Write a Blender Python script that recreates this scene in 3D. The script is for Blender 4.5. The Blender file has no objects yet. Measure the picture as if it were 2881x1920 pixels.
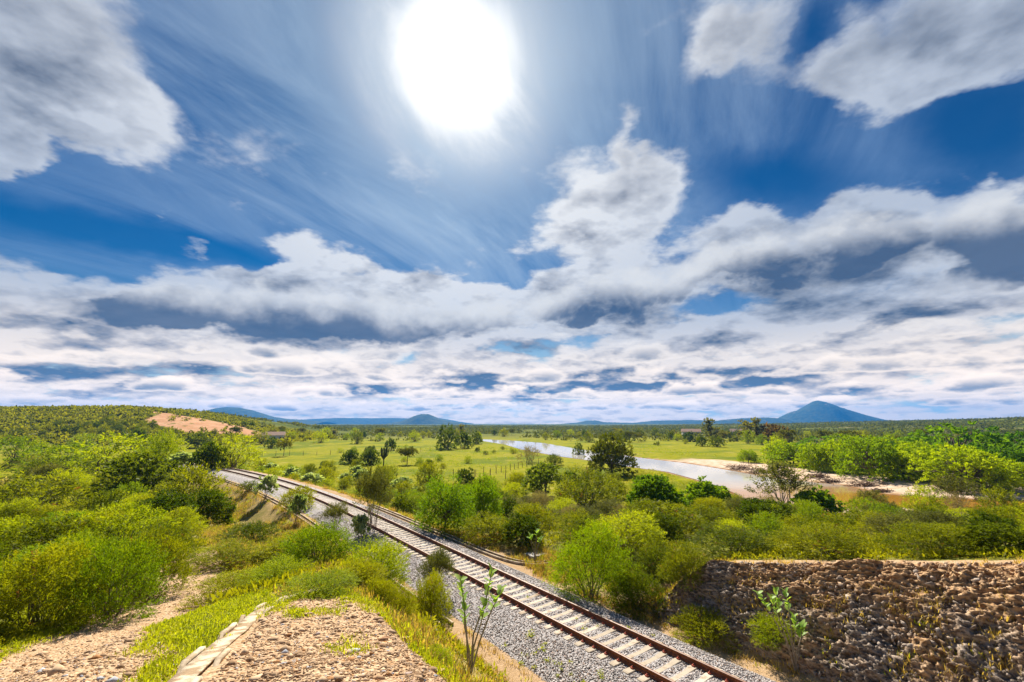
import bpy, bmesh, math, random
import numpy as np
from mathutils import Vector, Matrix, Euler, noise as mnoise
R_ = math.radians
scene = bpy.context.scene
COL = scene.collection

# ---------------------------------------------------------------- camera, sky, sun, exposure
CAM_H = 7.4
cam_d = bpy.data.cameras.new('camera')
cam = bpy.data.objects.new('camera', cam_d)
COL.objects.link(cam)
cam.location = (0, 0, CAM_H)
cam.rotation_euler = (R_(90 + 10.6), 0, 0)
cam_d.sensor_width = 36
cam_d.lens = 15.5
cam_d.clip_start = 0.1
cam_d.clip_end = 40000
scene.camera = cam

SUN_AZ, SUN_EL = -8.4, 42.9            # degrees; azimuth from +Y towards +X
EXPOSURE = 1.15
vs = scene.view_settings
vs.view_transform = 'Standard'
vs.look = 'None'
vs.exposure = EXPOSURE
vs.gamma = 1
vs.use_curve_mapping = False
scene.render.engine = 'CYCLES'
cy = scene.cycles
cy.max_bounces = 6
cy.diffuse_bounces = 3
cy.glossy_bounces = 2
cy.transmission_bounces = 4
cy.volume_bounces = 0
cy.transparent_max_bounces = 8
cy.caustics_reflective = False
cy.caustics_refractive = False
cy.use_denoising = True


def direction(az, el):
    a, e = R_(az), R_(el)
    return Vector((math.sin(a) * math.cos(e), math.cos(a) * math.cos(e), math.sin(e)))


class Net:
    """small writer of shader node trees"""
    def __init__(self, nt):
        self.nt = nt
        self.n = nt.nodes
        self.l = nt.links

    def node(self, t, ins=None, **kw):
        nd = self.n.new(t)
        for k, v in kw.items():
            setattr(nd, k, v)
        if ins:
            for k, v in ins.items():
                self.put(nd.inputs[k], v)
        return nd

    def put(self, sock, v):
        if isinstance(v, bpy.types.NodeSocket):
            self.l.new(v, sock)
        else:
            sock.default_value = v

    def m(self, op, a, b=0.0, c=0.0, clamp=False):
        nd = self.n.new('ShaderNodeMath')
        nd.operation = op
        nd.use_clamp = clamp
        for i, v in enumerate((a, b, c)):
            self.put(nd.inputs[i], v)
        return nd.outputs[0]

    def v(self, op, a, b=(0, 0, 0), c=None, out=0):
        nd = self.n.new('ShaderNodeVectorMath')
        nd.operation = op
        self.put(nd.inputs[0], a)
        if op == 'SCALE':
            self.put(nd.inputs['Scale'], b)
        else:
            self.put(nd.inputs[1], b)
        if c is not None:
            self.put(nd.inputs[2], c)
        return nd.outputs['Value'] if op in ('LENGTH', 'DISTANCE', 'DOT_PRODUCT') else nd.outputs[0]

    def ramp(self, x, a, b, lo=0.0, hi=1.0, smooth=True):
        nd = self.n.new('ShaderNodeMapRange')
        nd.interpolation_type = 'SMOOTHSTEP' if smooth else 'LINEAR'
        for i, v in enumerate((x, a, b, lo, hi)):
            self.put(nd.inputs[i], v)
        return nd.outputs[0]

    def noise(self, vec, scale, detail=4.0, rough=0.55, lac=2.0, dist=0.0, color=False):
        nd = self.n.new('ShaderNodeTexNoise')
        self.put(nd.inputs['Vector'], vec)
        nd.inputs['Scale'].default_value = scale
        nd.inputs['Detail'].default_value = detail
        nd.inputs['Roughness'].default_value = rough
        nd.inputs['Lacunarity'].default_value = lac
        nd.inputs['Distortion'].default_value = dist
        return nd.outputs['Color' if color else 'Fac']

    def mix(self, f, a, b, blend='MIX'):
        nd = self.n.new('ShaderNodeMix')
        nd.data_type = 'RGBA'
        nd.blend_type = blend
        nd.clamp_factor = True
        self.put(nd.inputs[0], f)
        for s, v in ((nd.inputs[6], a), (nd.inputs[7], b)):
            if not isinstance(v, bpy.types.NodeSocket) and len(v) == 3:
                v = (*v, 1)
            self.put(s, v)
        return nd.outputs[2]


# cloud masses, their grey bases and the blue gaps: (azimuth, elevation, half-widths, tilt, weight)
CLOUD_MASSES = [(-52.2,30.5,0.119,0.077,71,0.95),
    (-48.1,30.1,0.085,0.070,76,0.85),
    (-44.1,28.1,0.068,0.055,-58,0.95),
    (-49.2,25.9,0.070,0.045,2,0.50),
    (-51.6,22.6,0.044,0.032,53,0.70),
    (-52.6,34.0,0.055,0.031,52,0.60),
    (30.9,42.4,0.074,0.051,-20,0.65),
    (26.4,41.1,0.048,0.034,23,0.70),
    (33.7,38.2,0.092,0.042,-43,0.50),
    (47.0,33.6,0.104,0.071,-29,0.90),
    (52.6,33.0,0.091,0.062,-52,0.95),
    (41.6,33.8,0.069,0.042,-49,0.75),
    (46.7,30.4,0.045,0.032,-13,0.60),
    (15.0,36.3,0.067,0.027,82,0.75),
    (13.5,29.2,0.127,0.075,1,1.10),
    (8.6,24.4,0.100,0.047,6,1.00),
    (18.7,30.0,0.086,0.045,-30,0.80),
    (15.6,24.4,0.088,0.054,-9,0.80),
    (34.2,18.0,0.152,0.082,-8,1.30),
    (42.9,18.2,0.076,0.051,3,0.90),
    (26.4,20.9,0.089,0.053,11,0.70),
    (39.5,22.2,0.067,0.030,15,0.50),
    (30.9,23.9,0.036,0.024,-20,0.40),
    (50.1,15.3,0.076,0.052,87,1.10),
    (50.4,20.1,0.029,0.026,16,0.40),
    (14.0,16.5,0.142,0.081,-5,1.30),
    (7.2,15.8,0.086,0.049,-2,0.90),
    (-25.9,12.8,0.145,0.058,6,1.20),
    (-15.7,14.0,0.180,0.076,4,1.10),
    (-2.7,14.2,0.166,0.049,1,1.00),
    (-18.6,16.7,0.147,0.056,6,0.60),
    (-45.4,10.3,0.142,0.049,11,1.25),
    (-38.2,10.4,0.058,0.047,11,0.70),
    (-26.8,18.8,0.066,0.048,14,0.60),
    (-36.4,17.6,0.063,0.054,-42,0.60),
    (-40.7,20.3,0.027,0.012,19,0.50),
    (-37.9,37.9,0.032,0.021,-19,0.25),
    (43.2,10.5,0.153,0.036,10,0.90),
    (27.8,10.6,0.204,0.035,3,0.90),
    (-5.5,6.8,0.108,0.034,1,0.90),
    (12.5,6.2,0.109,0.038,-1,0.70),
    (27.4,5.6,0.168,0.030,-3,0.80),
    (38.0,6.8,0.103,0.038,8,0.80),
    (-28.7,14.0,0.088,0.043,8,0.60),
    (-10.2,15.7,0.116,0.048,3,0.60),
    (-39.1,12.5,0.044,0.038,20,0.50),
    (-22.4,5.3,0.078,0.025,2,0.60),
    (-16.3,5.0,0.064,0.023,1,0.60),
    (46.6,13.1,0.069,0.040,19,0.70)]
CLOUD_BASES = [(-44.6,8.8,0.119,0.026,9,0.60),
    (-28.5,11.1,0.072,0.035,6,0.60),
    (-19.7,10.6,0.260,0.030,4,0.60),
    (13.9,14.2,0.134,0.043,2,0.85),
    (34.0,15.9,0.137,0.058,-4,0.95),
    (42.3,16.2,0.068,0.030,1,0.60),
    (9.2,24.7,0.056,0.023,-4,0.55),
    (-5.4,5.2,0.098,0.019,0,1.50),
    (11.4,5.4,0.092,0.019,-1,1.20),
    (24.1,5.0,0.138,0.020,1,1.30),
    (35.7,5.6,0.121,0.017,8,0.60),
    (42.5,9.9,0.128,0.016,10,0.80),
    (24.9,8.8,0.094,0.021,7,0.50),
    (-44.4,4.9,0.039,0.018,4,1.20),
    (-37.6,5.5,0.086,0.016,4,1.10),
    (-47.9,4.3,0.032,0.015,4,1.00),
    (-44.1,2.7,0.031,0.008,2,0.80),
    (37.6,3.4,0.070,0.011,-3,0.80),
    (-28.9,5.5,0.055,0.012,3,0.70),
    (-39.8,3.4,0.042,0.011,3,1.10),
    (-18.3,4.1,0.072,0.014,1,1.20),
    (1.9,9.8,0.078,0.022,-0,1.00),
    (-50.7,28.4,0.075,0.055,-28,0.38),
    (49.0,32.2,0.067,0.041,-23,0.40),
    (3.0,3.8,0.078,0.014,-0,1.10),
    (50.4,15.2,0.039,0.028,-87,0.35),
    (-47.7,28.1,0.056,0.040,-15,0.20)]
CLEAR_GAPS = [(38.8,38.7,0.053,0.028,73,0.60),
    (-41.7,18.3,0.285,0.034,-1,0.90),
    (49.9,25.6,0.095,0.065,-83,0.80),
    (33.9,25.9,0.162,0.061,-18,0.70),
    (23.8,19.3,0.048,0.031,25,0.55)]



def build_world():
    w = bpy.data.worlds.new('World')
    scene.world = w
    w.use_nodes = True
    nt = w.node_tree
    nt.nodes.clear()
    g = Net(nt)
    out = g.node('ShaderNodeOutputWorld')
    bg = g.node('ShaderNodeBackground', {'Strength': 0.09})
    g.l.new(bg.outputs[0], out.inputs[0])
    sky = g.node('ShaderNodeTexSky', sky_type='NISHITA', sun_disc=False)
    sky.sun_elevation = R_(SUN_EL)
    sky.sun_rotation = R_(SUN_AZ)
    sky.altitude = 300
    sky.air_density = 1.0
    sky.dust_density = 0.3
    sky.ozone_density = 3.0
    D = g.node('ShaderNodeTexCoord').outputs['Generated']
    sep = g.node('ShaderNodeSeparateXYZ', {0: D})
    z = g.m('MAXIMUM', sep.outputs[2], 0.0)
    # flat cloud-layer coordinates (perspective towards the horizon)
    inv = g.m('DIVIDE', 1.0, g.m('ADD', z, 0.16))
    P = g.v('SCALE', D, inv)
    # billow coordinates: rounder shapes, flattened only moderately towards the horizon
    kq = g.m('DIVIDE', 1.0, g.m('ADD', z, 0.35))
    Q = g.node('ShaderNodeCombineXYZ', {0: g.m('MULTIPLY', sep.outputs[0], kq), 1: g.m('MULTIPLY', sep.outputs[1], kq),
                                        2: g.m('MULTIPLY', g.m('LOGARITHM', g.m('ADD', z, 0.07), math.e), 0.72)}).outputs[0]
    # turbulence that frays the cloud masses
    wn1 = g.v('SUBTRACT', g.noise(Q, 2.6, 2.0, 0.5, color=True), (0.5, 0.5, 0.5))
    wn2 = g.v('SUBTRACT', g.noise(Q, 9.0, 4.0, 0.6, color=True), (0.5, 0.5, 0.5))
    # turbulence shrinks towards the horizon with the apparent size of the clouds
    amp = g.m('MULTIPLY_ADD', z, 0.6, 0.10)
    W = g.v('ADD', g.v('SCALE', wn1, 0.30), g.v('SCALE', wn2, 0.22))
    DW = g.v('ADD', D, g.v('SCALE', W, amp))
    DS = g.v('ADD', D, g.v('SCALE', W, g.m('MULTIPLY', amp, 0.6)))

    def masses(vec, table, grow):
        acc = None
        for az, el, ra, rb, ang, wgt in table:
            B = direction(az, el)
            Rt = Vector((math.cos(R_(az)), -math.sin(R_(az)), 0))
            U = Rt.cross(B)
            e1 = Rt * math.cos(R_(ang)) + U * math.sin(R_(ang))
            e2 = B.cross(e1)
            mat = Matrix((e1, e2, B)).transposed()
            mp = g.node('ShaderNodeMapping', {'Vector': vec, 'Location': B, 'Rotation': mat.to_euler(),
                                              'Scale': (ra * grow, rb * grow, 0.8)}, vector_type='TEXTURE')
            gr = g.node('ShaderNodeTexGradient', {0: mp.outputs[0]}, gradient_type='SPHERICAL').outputs['Fac']
            acc = g.m('MULTIPLY', gr, wgt) if acc is None else g.m('MULTIPLY_ADD', gr, wgt, acc)
        return acc
    M = masses(DW, CLOUD_MASSES, 1.55)
    K = masses(DS, CLOUD_BASES, 1.6)
    G = masses(DS, CLEAR_GAPS, 1.4)
    # billow noise: same field read twice, the second time a step towards the sun, for self shadow
    Sd = direction(SUN_AZ, SUN_EL)
    step = (-0.015, -0.02, 0.075)

    def field(vec, det):
        """cauliflower field: fractal noise with round puffs on it"""
        n = g.noise(vec, 4.0, det, 0.56)
        wv = g.v('ADD', vec, g.v('SCALE', wn2, 0.10))
        vo = g.node('ShaderNodeTexVoronoi', {'Vector': wv, 'Scale': 6.5, 'Detail': 2.0, 'Roughness': 0.55, 'Lacunarity': 2.3}, feature='F1', normalize=True).outputs['Distance']
        return g.m('MULTIPLY_ADD', g.m('SUBTRACT', 0.42, vo), 0.62, n)
    f0 = field(Q, 7.0)
    f1 = field(g.v('ADD', Q, step), 4.0)
    fine = g.noise(Q, 15.0, 5.0, 0.62)
    low = g.ramp(z, 0.27, 0.09)                                  # cover closes towards the horizon
    base = g.m('MULTIPLY_ADD', low, 0.86, -0.42)
    edge = g.m('MULTIPLY_ADD', g.m('SUBTRACT', f0, 0.52), 2.3, g.m('MULTIPLY', g.m('SUBTRACT', fine, 0.5), 0.45))
    dens = g.m('ADD', g.m('MULTIPLY_ADD', M, 1.35, base), edge)
    dens = g.m('SUBTRACT', dens, g.m('MULTIPLY', G, 1.1))
    alpha = g.ramp(dens, -0.06, g.ramp(z, 0.38, 0.56, 0.50, 0.85))
    thick = g.ramp(dens, 0.25, 1.2)
    rim = g.m('MULTIPLY', g.m('SUBTRACT', f1, f0), 2.1)          # >0 : more cloud between here and the sun
    rim = g.m('ADD', rim, g.m('MULTIPLY', g.m('SUBTRACT', 0.5, fine), 0.35))
    kk = g.ramp(g.m('MULTIPLY_ADD', g.m('SUBTRACT', f0, 0.5), -0.75, K), 0.0, 0.80)
    ntex = g.noise(Q, 6.5, 6.0, 0.58)
    kk = g.m('MULTIPLY', kk, g.m('MULTIPLY_ADD', ntex, 1.5, 0.20))
    shade = g.m('MULTIPLY_ADD', kk, 0.90, g.m('MULTIPLY', g.m('MULTIPLY', rim, g.m('MULTIPLY_ADD', kk, -0.25, 1.0)), g.ramp(z, 0.34, 0.55, 1.05, 0.80)))
    shade = g.m('ADD', shade, g.m('MULTIPLY', thick, g.ramp(z, 0.10, 0.5, 0.10, 0.30)))
    # streaky layer near the horizon: alternating lit tops and grey bases
    hn = g.noise(g.v('MULTIPLY', Q, (0.9, 0.9, 1.1)), 3.6, 5.0, 0.55)
    shade = g.m('ADD', shade, g.m('MULTIPLY', g.m('MULTIPLY', low, g.ramp(hn, 0.44, 0.66)), 0.16))
    shade = g.m('MAXIMUM', g.m('MINIMUM', shade, 1.0), 0.0)
    sd = g.v('DOT_PRODUCT', D, tuple(Sd))
    ang = g.m('MULTIPLY', g.m('ARCCOSINE', g.m('MINIMUM', sd, 1.0)), 180 / math.pi)
    near = g.ramp(ang, 48.0, 8.0)
    # colours are radiances / 0.1
    lit = g.mix(near, (2.5, 2.8, 3.3), (4.7, 4.7, 4.7))
    lit = g.mix(low, lit, (3.1, 3.2, 3.35))
    dark = g.mix(low, (0.29, 0.46, 0.82), (0.29, 0.47, 0.84))
    cloud = g.mix(g.ramp(shade, 0.0, 1.0, smooth=False), lit, dark)
    # rows of small cumulus with level bases, receding towards the horizon
    el = g.m('MULTIPLY', g.m('ARCSINE', sep.outputs[2]), 180 / math.pi)
    hl = g.m('INVERSE_SQRT', g.m('MAXIMUM', g.m('SUBTRACT', 1.0, g.m('MULTIPLY', z, z)), 0.01))
    hx, hy = g.m('MULTIPLY', sep.outputs[0], hl), g.m('MULTIPLY', sep.outputs[1], hl)
    rows = []
    azd = g.m('MULTIPLY', g.m('ARCTAN2', sep.outputs[0], sep.outputs[1]), 180 / math.pi)
    step_up = g.m('MULTIPLY_ADD', g.ramp(azd, 2.0, 12.0), 2.7, g.m('MULTIPLY', g.ramp(azd, 16.0, 27.0), 2.4))
    for i, (eb, hh, F, cut) in enumerate(((1.7, 1.2, 10.0, .47), (3.2, 1.8, 7.2, .47), (5.4, 2.6, 5.4, .47), (8.0, 3.2, 4.6, .51), (9.6, 6.4, 4.4, .77))):
        wavy = g.m('MULTIPLY', g.m('SUBTRACT', g.noise(g.node('ShaderNodeCombineXYZ', {0: hx, 1: hy, 2: 7.7 * i}).outputs[0], 3.0, 1.0), 0.5), 1.1)
        ee = g.m('SUBTRACT', el, step_up) if i == 4 else el
        v = g.m('DIVIDE', g.m('SUBTRACT', g.m('MULTIPLY_ADD', wavy, hh * (0.45 if i == 4 else 1), ee), eb), hh)
        vec = g.node('ShaderNodeCombineXYZ', {0: g.m('MULTIPLY', hx, F), 1: g.m('MULTIPLY', hy, F), 2: g.m('MULTIPLY_ADD', v, 0.62, 3.1 * i)}).outputs[0]
        n = g.noise(vec, 1.15, 5.0, 0.60)
        vo = g.node('ShaderNodeTexVoronoi', {'Vector': vec, 'Scale': 3.0 if i < 4 else 2.4, 'Detail': 0.0 if i < 4 else 1.5}, feature='F1', normalize=True).outputs['Distance']
        n = g.m('MULTIPLY_ADD', g.m('SUBTRACT', 0.40, vo), 0.26, n)
        n0 = n
        if i == 4:
            n = g.m('MULTIPLY_ADD', g.m('MINIMUM', M, 1.0), 0.46, n)
        up = g.m('MAXIMUM', v, 0.0)
        dn = g.m('MAXIMUM', g.m('MULTIPLY', v, -1.0), 0.0)
        d = g.m('SUBTRACT', g.m('SUBTRACT', n, g.m('MULTIPLY', g.m('MULTIPLY', up, up), 0.22)), g.m('MULTIPLY', dn, 0.9 if i < 4 else 0.5))
        a = g.m('MULTIPLY', g.ramp(d, cut - (.05 if i < 4 else .12), cut + (.09 if i < 4 else .13)), 0.92)
        sh = g.ramp(g.m('MULTIPLY_ADD', g.m('SUBTRACT', n0, 0.5), 0.9 if i < 4 else 1.5, v), *((0.85, 0.18) if i < 4 else (0.92, 0.30)))
        sh = g.m('MULTIPLY', sh, g.ramp(d, cut - (.06 if i == 4 else 0), cut + (.13 if i == 4 else .22)))
        if i == 4:
            sh = g.m('MAXIMUM', sh, g.m('MULTIPLY', kk, 0.95))
        rows.append((a, sh))
    # high thin veil in long streaks
    C = g.node('ShaderNodeMapping', {'Vector': P, 'Rotation': (0, 0, R_(62)), 'Scale': (1.5, 0.42, 1.0)}, vector_type='TEXTURE').outputs[0]
    c1 = g.noise(C, 1.6, 9.0, 0.64, dist=0.6)
    c2 = g.noise(P, 0.9, 4.0, 0.5)
    veil = g.ramp(g.m('MULTIPLY_ADD', c1, 0.85, g.m('MULTIPLY', c2, 0.55)), 0.50, 0.98, smooth=False)
    veil = g.m('MULTIPLY', veil, g.ramp(ang, 60.0, 12.0, 0.50, 0.72))
    veil = g.m('MULTIPLY', veil, g.ramp(G, 0.0, 0.6, 1.0, 0.1))
    hs = g.node('ShaderNodeHueSaturation', {'Hue': 0.5, 'Saturation': 1.25, 'Value': 1.0, 'Color': sky.outputs[0]})
    blue = g.mix(1.0, hs.outputs[0], (0.003, 0.170, 0.262, 1), 'MULTIPLY')
    blue = g.mix(g.ramp(z, 0.3, 0.05), blue, (1.6, 2.5, 3.2))
    veilc = g.mix(near, (1.2, 1.9, 3.1), (3.2, 3.9, 4.5))
    col = g.mix(veil, blue, veilc)
    col = g.mix(alpha, col, cloud)
    for a, sh in rows:
        col = g.mix(a, col, g.mix(sh, (3.9, 3.95, 4.0), (0.80, 1.02, 1.38) if sh is not rows[-1][1] else (0.36, 0.55, 0.95)))
    # aureole of the sun shining through the veil
    wob = g.m('MULTIPLY', g.m('SUBTRACT', c1, 0.5), 16.0)
    au = g.ramp(g.m('ADD', ang, wob), 20.0, 5.5, smooth=False)
    col = g.mix(g.m('POWER', au, 2.2), col, (4.3, 4.5, 4.7))
    # bright air low over the horizon
    col = g.mix(1.0, col, g.mix(g.ramp(z, 0.24, 0.015), (1, 1, 1), (2.35, 1.85, 1.36)), 'MULTIPLY')
    core = g.ramp(g.m('MULTIPLY_ADD', wob, 0.30, ang), 8.6, 3.4)
    col = g.mix(core, col, (7.0, 6.9, 6.7))
    # below the horizon: earth-coloured haze
    col = g.mix(g.ramp(sep.outputs[2], -0.002, -0.03), col, (1.4, 1.5, 1.3, 1))
    g.l.new(col, bg.inputs[0])
    w.cycles.sampling_method = 'MANUAL'
    w.cycles.sample_map_resolution = 512
    return w


build_world()

sun_d = bpy.data.lights.new('sun', 'SUN')
sun_d.energy = 5.0
sun_d.angle = R_(0.55)
sun_d.color = (1.0, 0.94, 0.82)
sun = bpy.data.objects.new('sun', sun_d)
COL.objects.link(sun)
sun.location = direction(SUN_AZ, SUN_EL) * 60
sun.rotation_euler = direction(SUN_AZ, SUN_EL).to_track_quat('Z', 'Y').to_euler()

# ---------------------------------------------------------------- number tools
def _hash(ix, iy, iz, seed):
    h = (ix.astype(np.int64) * 374761393 + iy.astype(np.int64) * 668265263 + iz.astype(np.int64) * 2147483647 + seed * 974711) & 0xFFFFFFFF
    h = ((h ^ (h >> 13)) * 1274126177) & 0xFFFFFFFF
    h = (h ^ (h >> 16)) * 2246822519 & 0xFFFFFFFF
    return ((h ^ (h >> 15)) & 0xFFFFFF) / float(0xFFFFFF)


def vnoise(x, y, z=None, seed=0):
    x = np.asarray(x, float); y = np.asarray(y, float)
    z = np.zeros_like(x) if z is None else np.asarray(z, float)
    ix, iy, iz = np.floor(x), np.floor(y), np.floor(z)
    fx, fy, fz = x - ix, y - iy, z - iz
    fx, fy, fz = [f * f * (3 - 2 * f) for f in (fx, fy, fz)]
    r = 0
    for a in (0, 1):
        for b in (0, 1):
            for c in (0, 1):
                w = (fx if a else 1 - fx) * (fy if b else 1 - fy) * (fz if c else 1 - fz)
                r = r + w * _hash(ix + a, iy + b, iz + c, seed)
    return r


def fbm(x, y, z=None, seed=0, octv=4, gain=0.5):
    t, a, n = 0, 1.0, 0
    for o in range(octv):
        t = t + a * vnoise(np.asarray(x) * 2 ** o + 17.3 * o, np.asarray(y) * 2 ** o - 9.1 * o,
                           None if z is None else np.asarray(z) * 2 ** o, seed + o)
        n += a
        a *= gain
    return t / n


def sstep(a, b, x):
    t = np.clip((np.asarray(x, float) - a) / (b - a), 0, 1)
    return t * t * (3 - 2 * t)


def poly_dist(x, y, pts):
    """distance of points to a polyline"""
    x = np.asarray(x, float); y = np.asarray(y, float)
    d = np.full(x.shape, 1e9)
    for (ax, ay), (bx, by) in zip(pts[:-1], pts[1:]):
        vx, vy = bx - ax, by - ay
        t = np.clip(((x - ax) * vx + (y - ay) * vy) / (vx * vx + vy * vy), 0, 1)
        d = np.minimum(d, np.hypot(x - ax - t * vx, y - ay - t * vy))
    return d


def inside(x, y, pts):
    x = np.asarray(x, float); y = np.asarray(y, float)
    r = np.zeros(x.shape, bool)
    n = len(pts)
    for i in range(n):
        x0, y0 = pts[i]; x1, y1 = pts[(i + 1) % n]
        if y0 == y1:
            continue
        c = ((y0 > y) != (y1 > y)) & (x < (x1 - x0) * (y - y0) / (y1 - y0) + x0)
        r ^= c
    return r


def sdist(x, y, pts):
    """signed distance to a closed polygon, negative inside"""
    d = poly_dist(x, y, list(pts) + [pts[0]])
    return np.where(inside(x, y, pts), -d, d)


# ---------------------------------------------------------------- the lie of the land (metres, rail head = 0)
TD = np.array([-0.5976, 0.8018])      # direction of the railway
TN = np.array([0.8018, 0.5976])       # to the right of it
N0 = 13.254                           # how far right of the viewpoint the centre line passes
S0, RAD = 36.0, 250.0                 # beyond S0 the line bends left


def track_pos(s, off=0.0):
    if s <= S0:
        p = TD * s + TN * (N0 + off)
        return p, TD
    a = (s - S0) / RAD
    c = TD * S0 + TN * N0
    d = TD * math.cos(a) - TN * math.sin(a)
    n = TN * math.cos(a) + TD * math.sin(a)
    p = c + TD * (RAD * math.sin(a)) - TN * (RAD * (1 - math.cos(a))) + n * off
    return p, d


def track_sn(x, y):
    s = x * TD[0] + y * TD[1]
    n = x * TN[0] + y * TN[1] - N0
    q = np.clip(s - S0, 0, 200)
    return s, n + RAD - np.sqrt(RAD * RAD - q * q)


RIVER_Z = -4.35
RIVER = [(-24.0, 344.9), (-17.1, 337.3), (-2.9, 323.0), (19.7, 276.4), (29.7, 219.2), (38.3, 188.4), (44.3, 159.3), (51.9, 138.7), (54.6, 124.8), (56.1, 112.3), (56.8, 103.4), (60.5, 95.3), (63.8, 88.9), (62.9, 80.7), (64.0, 76.1), (70.8, 73.3), (79.3, 70.7), (70.3, 63.0), (60.7, 63.0), (55.6, 66.9), (50.5, 67.2), (42.1, 64.0), (37.2, 66.9), (36.4, 70.7), (38.4, 80.3), (39.6, 93.0), (38.5, 113.1), (34.0, 122.8), (27.6, 141.8), (17.1, 166.1), (4.8, 206.0), (-4.0, 257.8), (-16.5, 297.9), (-24.3, 323.0)]
PINK = [(-282.2, 352.0), (-257.6, 345.0), (-244.7, 350.0), (-229.9, 345.0), (-198.7, 330.0), (-151.0, 290.0), (-128.0, 262.0), (-138.3, 258.0), (-158.8, 272.0), (-171.7, 272.0), (-193.3, 272.0), (-214.7, 280.0), (-247.2, 300.0), (-253.8, 320.0)]
PATH = [(-4.5, 2.0), (-6.9, 6.5), (-8.7, 10.0), (-9.7, 13.5), (-11.6, 17.0), (-12.6, 20.0), (-14.5, 25.0)]
CHUTE = [(-2.9, 3.6), (-3.7, 6.0), (-4.25, 7.7), (-4.62, 9.3), (-4.7, 10.6), (-4.45, 11.4)]
SPUR = [(-3.2, 3.0), (-3.9, 6.0), (-4.5, 8.4), (-4.5, 10.2), (-3.6, 10.6), (-2.2, 8.4), (-0.9, 6.6), (0.6, 4.6), (1.0, 3.0)]


def wall_top(s):
    return 8.9 - 0.335 * s, 3.45 - 0.17 * s


def height(x, y, detail=True):
    x = np.asarray(x, float); y = np.asarray(y, float)
    s, n = track_sn(x, y)
    yy = y + 2.2 * (fbm(x / 9, y / 9, seed=3) - 0.5) * sstep(14, 30, y)
    z = np.interp(yy, [-60, 0, 5, 8, 12, 16, 20, 26, 32, 40, 50, 65, 90, 140],
                  [5.6, 5.0, 4.6, 4.05, 3.4, 2.75, 1.9, 0.7, -0.3, -1.5, -2.6, -3.4, -3.75, -3.9])
    z = z - 0.85 * sstep(-5.2, -9, x) * sstep(24, 12, y)                 # cross-fall to the gravel path
    rough = fbm(x / 0.7, y / 0.7, seed=4, octv=3) - 0.5
    z = z + 0.22 * sstep(0.4, -0.5, sdist(x, y, SPUR) + 0.7 * rough) + 0.16 * rough * sstep(14, 9, np.hypot(x, y))
    r = np.hypot(x, y)
    far = sstep(60, 140, r)
    z = z + far * (fbm(x / 60, y / 60, seed=5) - 0.5) * 1.0
    # hill on the left with its bare flank
    xr = x - 0.8 * np.clip(380 - y, 0, 170)
    ridge = np.interp(xr, [-900, -440, -330, -313, -289, -266, -241, -217, -193, -170, -150],
                      [15, 19.5, 20, 19.5, 16.5, 12.5, 8, 2.5, -1, -3, -4])
    ridge = ridge + 1.6 * (fbm(x / 28, y / 28, seed=8) - 0.5)
    k = np.where(y < 380, sstep(205, 385, y), sstep(760, 400, y))
    z = np.maximum(z, -4 + (ridge + 4) * k)
    # far plain and its low wooded swells
    kk = sstep(450, 1100, r)
    az = np.degrees(np.arctan2(x, y))
    sw = np.interp(az, [-70, -35, -20, 0, 18, 30, 37, 45, 50, 70], [20, 7, 2, 1, 3, 8, 12, 20, 26, 40])
    z = z + kk * (sw * np.interp(r, [450, 900, 1300, 2500, 6000], [0.0, 0.62, 0.9, 1.3, 1.3])
                  + 7 * (fbm(x / 260, y / 260, seed=11) - 0.5))
    # river bed and banks
    rd = sdist(x, y, RIVER)
    near_r = rd < 40
    bed = RIVER_Z + np.where(rd < 0, np.maximum(rd * 0.12, -0.8) - 0.05, np.minimum(rd * 0.055, 0.7) - 0.02)
    z = np.where(near_r, bed * sstep(26, 6, rd) + z * (1 - sstep(26, 6, rd)), z)
    # railway formation: cut through the hill, bank across the low ground
    fz = -0.55
    dl = np.maximum(-n - 4.3, 0); dr = np.maximum(n - 3.7, 0)
    z_l = np.clip(z, fz - dl * 0.62, fz + dl * 0.80)
    z_r = np.clip(z, fz - dr * 0.55, fz + np.maximum(dr - 0.6, 0) * 0.30)
    # cut face on the right
    nt, zt = wall_top(np.clip(s, -16, 16))
    keep = sstep(14.0, 10.5, s)
    toe = 3.6
    t = np.clip((n - toe) / np.maximum(nt - toe, 0.4), 0, 1)
    face = fz + (zt - fz) * (1 - (1 - t) ** 1.35)
    plateau = zt - 0.05 * np.maximum(n - nt, 0)
    kp = sstep(2, 26, n - nt)
    zr_w = np.where(n < nt, face, plateau * (1 - kp) + z * kp)
    z_r = z_r * (1 - keep) + zr_w * keep
    on = s < 175
    z = np.where(on, np.where(n < 0, z_l, z_r), z)
    if detail:
        m = 0.10 * sstep(4.3, 6, np.abs(n))
        z = z + m * (fbm(x / 0.9, y / 0.9, seed=21) - 0.5) * sstep(70, 30, r)
    return z

# ---------------------------------------------------------------- mesh and material tools
def mesh_np(name, verts, faces, mat=None, smooth=False, attrs=None):
    """verts (n,3), faces (m,k) all of the same k"""
    verts = np.asarray(verts, np.float32); faces = np.asarray(faces, np.int32)
    me = bpy.data.meshes.new(name)
    nv, (nf, k) = len(verts), faces.shape
    me.vertices.add(nv)
    me.vertices.foreach_set('co', verts.ravel())
    me.loops.add(nf * k)
    me.loops.foreach_set('vertex_index', faces.ravel())
    me.polygons.add(nf)
    me.polygons.foreach_set('loop_start', np.arange(0, nf * k, k, dtype=np.int32))
    if smooth:
        me.polygons.foreach_set('use_smooth', np.ones(nf, bool))
    for an, av in (attrs or {}).items():
        at = me.attributes.new(an, 'FLOAT', 'POINT')
        at.data.foreach_set('value', np.asarray(av, np.float32))
    me.update(calc_edges=True)
    if mat:
        me.materials.append(mat)
    return me


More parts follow.
